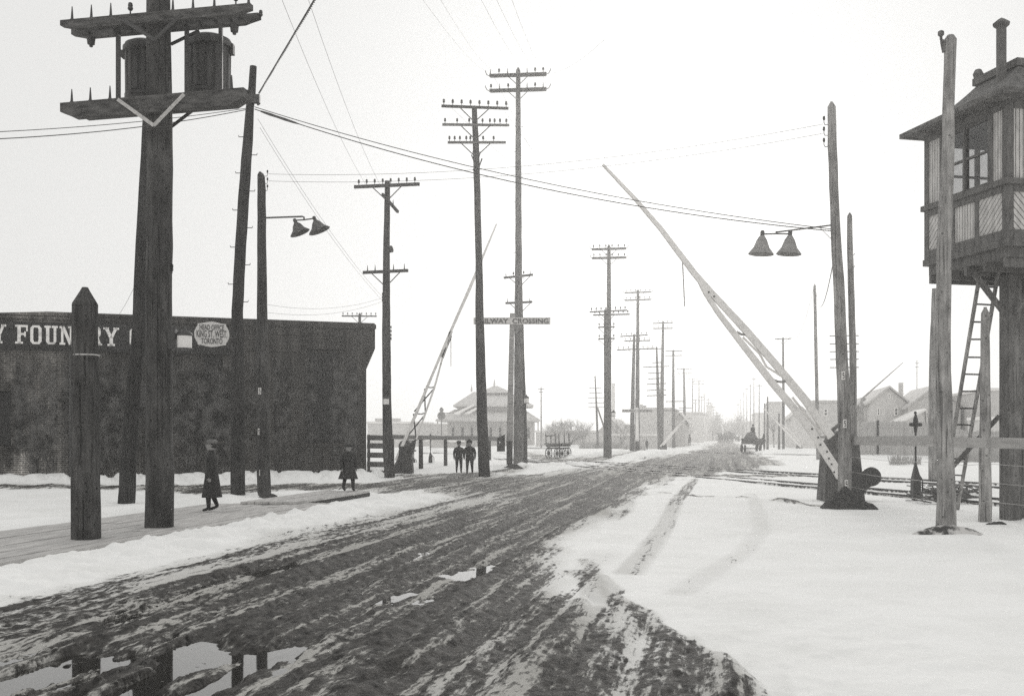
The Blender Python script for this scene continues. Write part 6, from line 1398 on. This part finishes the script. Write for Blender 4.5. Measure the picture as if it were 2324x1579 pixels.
gable('snowy_shed', 'small snow-banked hut left of the station posts', 975, 1012, 1010, 1000, 993, 100, 5, wall=M_farwall2, snow=True, cat='hut')
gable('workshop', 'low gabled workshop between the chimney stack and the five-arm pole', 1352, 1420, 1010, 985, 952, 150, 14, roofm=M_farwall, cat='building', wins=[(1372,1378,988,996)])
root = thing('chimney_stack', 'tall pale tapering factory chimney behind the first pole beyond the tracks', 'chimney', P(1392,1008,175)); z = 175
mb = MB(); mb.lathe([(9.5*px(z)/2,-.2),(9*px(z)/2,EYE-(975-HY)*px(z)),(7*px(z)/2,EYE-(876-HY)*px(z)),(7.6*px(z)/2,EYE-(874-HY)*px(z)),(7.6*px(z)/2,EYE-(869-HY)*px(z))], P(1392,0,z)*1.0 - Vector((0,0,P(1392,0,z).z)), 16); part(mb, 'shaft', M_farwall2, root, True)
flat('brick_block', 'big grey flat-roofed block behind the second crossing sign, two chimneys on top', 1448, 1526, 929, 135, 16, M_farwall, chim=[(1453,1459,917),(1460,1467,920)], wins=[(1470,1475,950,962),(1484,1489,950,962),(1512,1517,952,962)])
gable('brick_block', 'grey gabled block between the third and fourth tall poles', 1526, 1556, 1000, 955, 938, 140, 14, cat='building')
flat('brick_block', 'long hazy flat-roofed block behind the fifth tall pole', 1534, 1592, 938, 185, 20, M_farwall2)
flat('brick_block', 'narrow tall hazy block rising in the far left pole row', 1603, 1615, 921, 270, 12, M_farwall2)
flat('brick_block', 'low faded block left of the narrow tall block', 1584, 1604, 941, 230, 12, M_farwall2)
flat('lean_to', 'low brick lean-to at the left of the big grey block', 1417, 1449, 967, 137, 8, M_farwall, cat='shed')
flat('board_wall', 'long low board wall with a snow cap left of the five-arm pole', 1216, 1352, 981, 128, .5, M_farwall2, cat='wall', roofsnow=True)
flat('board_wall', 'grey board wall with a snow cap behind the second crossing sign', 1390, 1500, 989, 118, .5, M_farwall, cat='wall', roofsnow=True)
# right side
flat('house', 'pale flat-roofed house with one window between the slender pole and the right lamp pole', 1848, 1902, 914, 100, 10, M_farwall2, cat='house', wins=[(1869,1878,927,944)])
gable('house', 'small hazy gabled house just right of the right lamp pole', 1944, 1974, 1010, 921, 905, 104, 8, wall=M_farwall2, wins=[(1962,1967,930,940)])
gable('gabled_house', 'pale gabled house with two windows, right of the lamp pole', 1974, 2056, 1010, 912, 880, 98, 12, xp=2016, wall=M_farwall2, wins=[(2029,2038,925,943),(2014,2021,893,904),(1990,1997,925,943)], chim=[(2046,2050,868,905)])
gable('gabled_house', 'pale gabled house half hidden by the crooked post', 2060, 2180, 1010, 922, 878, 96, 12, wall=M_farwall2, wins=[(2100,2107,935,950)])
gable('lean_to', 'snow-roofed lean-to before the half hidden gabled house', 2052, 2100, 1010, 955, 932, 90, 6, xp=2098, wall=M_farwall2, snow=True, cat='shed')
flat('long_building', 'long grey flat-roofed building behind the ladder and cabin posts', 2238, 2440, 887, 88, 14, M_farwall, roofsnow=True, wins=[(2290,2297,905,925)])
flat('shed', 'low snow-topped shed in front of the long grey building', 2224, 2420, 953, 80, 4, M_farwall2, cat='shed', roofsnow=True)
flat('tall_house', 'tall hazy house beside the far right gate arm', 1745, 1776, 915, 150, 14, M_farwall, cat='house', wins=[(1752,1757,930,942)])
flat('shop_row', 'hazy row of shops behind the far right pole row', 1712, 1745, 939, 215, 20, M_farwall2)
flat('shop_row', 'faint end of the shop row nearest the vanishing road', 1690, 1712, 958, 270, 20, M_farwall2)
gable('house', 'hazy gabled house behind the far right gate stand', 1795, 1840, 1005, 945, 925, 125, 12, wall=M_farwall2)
# stock fence beyond the tracks
def board_fence(label, pts, seed):
    root = thing('board_fence', label, 'fence', ((pts[0][0]+pts[-1][0])/2, (pts[0][1]+pts[-1][1])/2, 0)); rnd = random.Random(seed)
    mb = MB(); pm = MB()
    for (xa, ya, ha), (xb, yb_, hb_) in zip(pts[:-1], pts[1:]):
        L = math.hypot(xb-xa, yb_-ya); n = int(L/.26)
        for i in range(n):
            t0, t1 = i/n, (i+1)/n - .014/L; p = Vector((xa+(xb-xa)*t0, ya+(yb_-ya)*t0, 0)); q = Vector((xa+(xb-xa)*t1, ya+(yb_-ya)*t1, 0)); h_ = ha+(hb_-ha)*t0 + rnd.uniform(-.07,.05)
            mb.prism([p, q, q+Vector((0,0,h_)), p+Vector((0,0,h_))], (0,.025,0))
        m_ = int(L/2.6)+1
        for i in range(m_+1): t = i/m_; p = Vector((xa+(xb-xa)*t, ya+(yb_-ya)*t-.13, 0)); pm.box(p.x-.07,p.x+.07,p.y,p.y+.12,-.1,(ha+(hb_-ha)*t)+.05)
        for hh in (.5, .85): pm.bar((xa, ya-.03, ha*hh), (xb, yb_-.03, hb_*hh), .05, .12)
    part(mb, 'boards', M_stock, root); part(pm, 'frame', M_stock, root); return root
f0, f1, f2 = P(1946,1036,75), P(2112,1040,70), P(2400,1049,60)
board_fence('high haze-pale board fence beyond the tracks, between the right lamp pole and the crooked post', [(f0.x,f0.y,2.4),(P(1986,0,75).x,74.5,2.55),(f1.x,f1.y,2.4)], 3)
board_fence('lower board fence beyond the tracks, behind the ladder and cabin posts', [(f1.x+.1,f1.y-.2,1.9),(f2.x,f2.y,1.7)], 4)
mb = MB()
for (x0,y0,x1,y1) in ((1957,1012,1985,1034),(2012,1016,1990,1034)): mb.bar(P(x0,y0,73.5), P(x1,y1,73.0), .06,.12, up=(0,1,0))
o = mb.build('fence_prop', M_plank); recenter(o); tag(o, 'crossed pale props leaning on the high board fence', 'prop')
# trees
def T(label, x, yb, ytop, z, seed, **k):
    k['depth'] = min(5, k.get('depth', 5))
    H = (yb-ytop)*px(z); b = P(x, yb, z); b.z = 0; return bare_tree('bare_tree', label, b, H, seed, group='bare winter trees', **k)
T('wide bushy bare tree beyond the baggage cart, left of the pair', 1262, 1018, 925, 125, 11, spread=.75, depth=6, trunkfrac=.26, nb=4)
T('wide bushy bare tree beyond the baggage cart, right of the pair', 1294, 1018, 912, 128, 12, spread=.7, depth=6, trunkfrac=.27, nb=4)
T('small slim bare tree between the bushy trees and the five-arm pole', 1324, 1017, 945, 112, 13, spread=.4, depth=5, trunkfrac=.34)
T('slim forked bare tree right of the chimney stack', 1410, 1010, 938, 118, 14, spread=.45, depth=5, trunkfrac=.34)
T('bare tree rising in front of the shops at the right of the far road', 1757, 1012, 930, 130, 15, spread=.5, depth=5)
T('bare tree beside the far left pole row', 1560, 1008, 955, 170, 16, spread=.6, depth=5)
def far_wood():
    mb = MB(); rnd = random.Random(5)
    for i in range(46):
        z = rnd.uniform(262, 300); x = P(rnd.uniform(1590, 1715), 0, z).x; H = rnd.uniform(4, 8.5) * (1.0 if abs(x - P(1652,0,z).x) > 2 else .75)
        mb.tube([(x,z,-.2),(x+rnd.uniform(-.3,.3),z,H*.5)], [.14,.07], 4, False)
        for k in range(60):
            a = rnd.uniform(0,6.28); e = rnd.uniform(-.2,1.3); L = rnd.uniform(.35,.9)*H*.42; s_ = rnd.uniform(.25,.75)*H; p = Vector((x,z,s_)); q = p + Vector((math.cos(a)*math.cos(e), math.sin(a)*math.cos(e), math.sin(e)))*L
            mb.tube([p, p.lerp(q,.5)+Vector((0,0,.1)), q], [.05,.04,.02], 3, False)
    o = mb.build('far_trees', M_twig); recenter(o); structure(o, 'stuff')
far_wood()
def scrub(label_pts):
    mb = MB(); rnd = random.Random(9)
    for (x, yb, wd, H, n) in label_pts:
        for i in range(n):
            z = zof(yb) + rnd.uniform(-1.5, 1.5); xx = P(x + rnd.uniform(-wd, wd)/2, 0, z).x; h_ = H*rnd.uniform(.4,1); 
            mb.tube([(xx,z,0),(xx+rnd.uniform(-.2,.2),z+rnd.uniform(-.2,.2),h_)], [.012,.005], 3, False)
    o = mb.build('dry_weeds', M_twig); recenter(o); structure(o, 'stuff')
scrub([(1275,1016,60,.9,400),(1340,1020,50,.9,400),(1380,1019,60,.9,400),(1440,1022,50,.7,260),(2055,1054,70,.6,300),(2210,1049,160,.7,500),(1245,1010,40,.8,150)])
mb = MB(); rnd = random.Random(21)                 # frozen debris by the crooked post
for i in range(150):
    t = rnd.random(); p = G(2100 + rnd.uniform(-10, 120), 1125 + rnd.uniform(-12, 22)); p.z = .05 + rnd.random()*.14; a = rnd.uniform(0,3.1); L = rnd.uniform(.1,.45)
    mb.bar(p, p + Vector((math.cos(a)*L, math.sin(a)*L, rnd.uniform(-.08,.12))), rnd.uniform(.02,.07), rnd.uniform(.01,.04))
o = mb.build('frozen_debris', M_straw); recenter(o); structure(o, 'stuff')

# ---------------------------------------------------------------- wires and cables
D = lambda x, y, z: P(x, y, z)
wire('upper heavy cable sagging from the leaning stepped pole to the right lamp pole', D(578,243,D_z), D(1888,520,M_z), .33, .010, 'cable', 'cables across the road', name='cable', n=60)
wire('lower heavy cable sagging from the leaning stepped pole to the right lamp pole', D(578,248,D_z), D(1888,524,M_z), .42, .012, 'cable', 'cables across the road', name='cable', n=60)
mb = MB(); pts = [D(578,248,D_z).lerp(D(1888,524,M_z), .012+.075*t/8) - Vector((0,0,.42*4*(.012+.075*t/8)*(1-.012-.075*t/8))) for t in range(9)]; mb.tube(pts, [.02,.03,.035,.03,.03,.034,.03,.025,.012], 8); o = mb.build('cable_sleeve', M_iron); recenter(o); tag(o, 'thick wrapped splice on the heavy cables beside the leaning stepped pole', 'cable splice')
wire('upper cable running left from the leaning stepped pole out of the picture', D(560,246,D_z), D(-60,302,C_z-4), .08, .008, 'cable', 'cables across the road', name='cable')
wire('lower cable running left from the leaning stepped pole out of the picture', D(560,249,D_z), D(-60,318,C_z-4), .12, .010, 'cable', 'cables across the road', name='cable')
def twisted(label, a, b, r, pitch):
    a, b = Vector(a), Vector(b); mb = MB(); d = (b-a).normalized(); s_ = d.cross(Vector((0,0,1))).normalized(); u_ = s_.cross(d); L = (b-a).length; n = int(L/pitch*7)
    for k in range(2): mb.tube([a + d*L*i/n + (s_*math.cos(2*math.pi*i/7 + k*math.pi) + u_*math.sin(2*math.pi*i/7+k*math.pi))*r for i in range(n+1)], r*.95, 5, False)
    o = mb.build('twisted_cable', M_iron); recenter(o); tag(o, label, 'cable'); 
twisted('thick twisted cable climbing steeply from the leaning stepped pole to the top of the picture', D(588,212,D_z), D(745,-50,14.0), .012, .3)
for k, (ya, yb_) in enumerate(((395,282),(411,303))):
    wire(['upper thin wire linking the insulators of the two lamp poles','lower thin wire linking the insulators of the two lamp poles'][k], D(609,ya,E_z), D(1868,yb_,M_z), .35, .0045, group='thin wires over the road', n=30)
S_ = 0
for k, (x0,y0,z0,x1,y1,z1,lb) in enumerate([
    (960,0,18,1113,166,52,'thin wire from the top of the picture to the left end of the tallest pole'),(1000,0,18,1128,166,52,'thin wire from the top to the tallest pole, second from its left end'),(1090,-5,18,1200,165,52,'thin wire from the top to the tallest pole, just right of its tip'),(1125,-5,18,1225,165,52,'thin wire from the top to the tallest pole, second from its right end'),(1160,-5,18,1238,164,52,'thin wire from the top to the right end of the tallest pole'),
    (640,0,20,830,418,38,'thin wire descending to the left arm end of the foundry corner pole'),(700,0,20,862,418,38,'thin wire descending to the middle of the foundry corner pole arm'),(585,270,25,866,672,38,'thin wire slanting from the leaning stepped pole down to the foundry corner pole'),(590,290,25,866,680,38,'second thin wire slanting from the leaning stepped pole down to the foundry corner pole'),
    (600,690,32,868,676,38,'thin wire running left from the foundry corner pole insulators, uppermost'),(600,708,32,868,684,38,'thin wire running left from the foundry corner pole insulators, lowest'),
    (1372,90,30,1240,168,52,'thin wire rising right from the tallest pole'),(330,592,22.6,245,738,36,'stay wire slanting down left from the hidden leaning pole to the sign band')]):
    wire(lb, D(x0,y0,z0), D(x1,y1,z1), .25, .004, group='thin wires over the road', n=20)
for k, (a, b, lb) in enumerate([((1890,600,M_z),(1850,640,66),'drooping wire from the right lamp pole to the slender bare pole'),((1849,642,66),(1796,768,98),'drooping wire from the slender bare pole to the single-arm pole')]):
    wire(lb, D(*a), D(*b), 1.2, .012, group='wires along the right side', n=24)
for (xa,ya,za,xb,yb_,zb,lb) in ((1020,240,39.3,1421,566,72.3,'top-arm wire from the three-arm pole to the first pole beyond the tracks'),(1140,246,39.3,1415,566,72.3,'outer top-arm wire from the three-arm pole to the first pole beyond the tracks'),(1230,168,52,1420,565,72.3,'wire from the right tip of the tallest pole to the next pole along'),(1120,172,52,1345,566,72.3,'wire from the left tip of the tallest pole to the next pole along'),(1345,566,72.3,1420,664,98,'wire between the left ends of the first and second tall poles'),(1420,565,72.3,1477,663,98,'wire between the right ends of the first and second tall poles'),(1420,664,98,1482,734,112,'wire between the left ends of the second and third tall poles')):
    wire(lb, D(xa,ya,za), D(xb,yb_,zb), .5, .004, group='line wires along the left poles', n=20)

# ---------------------------------------------------------------- haze
mb = MB(); mb.box(-190, 190, -30, 312, -1.0, 21.5)
hz = bpy.data.materials.new('haze_air'); hz.use_nodes = True; t = hz.node_tree; t.nodes.clear(); o_ = t.nodes.new('ShaderNodeOutputMaterial'); pv = t.nodes.new('ShaderNodeVolumePrincipled')
pv.inputs['Color'].default_value = (1, .998, .99, 1); pv.inputs['Density'].default_value = HAZE_DENSITY; pv.inputs['Anisotropy'].default_value = HAZE_G
t.links.new(pv.outputs[0], o_.inputs['Volume'])
h = mb.build('haze', hz); structure(h, 'stuff')
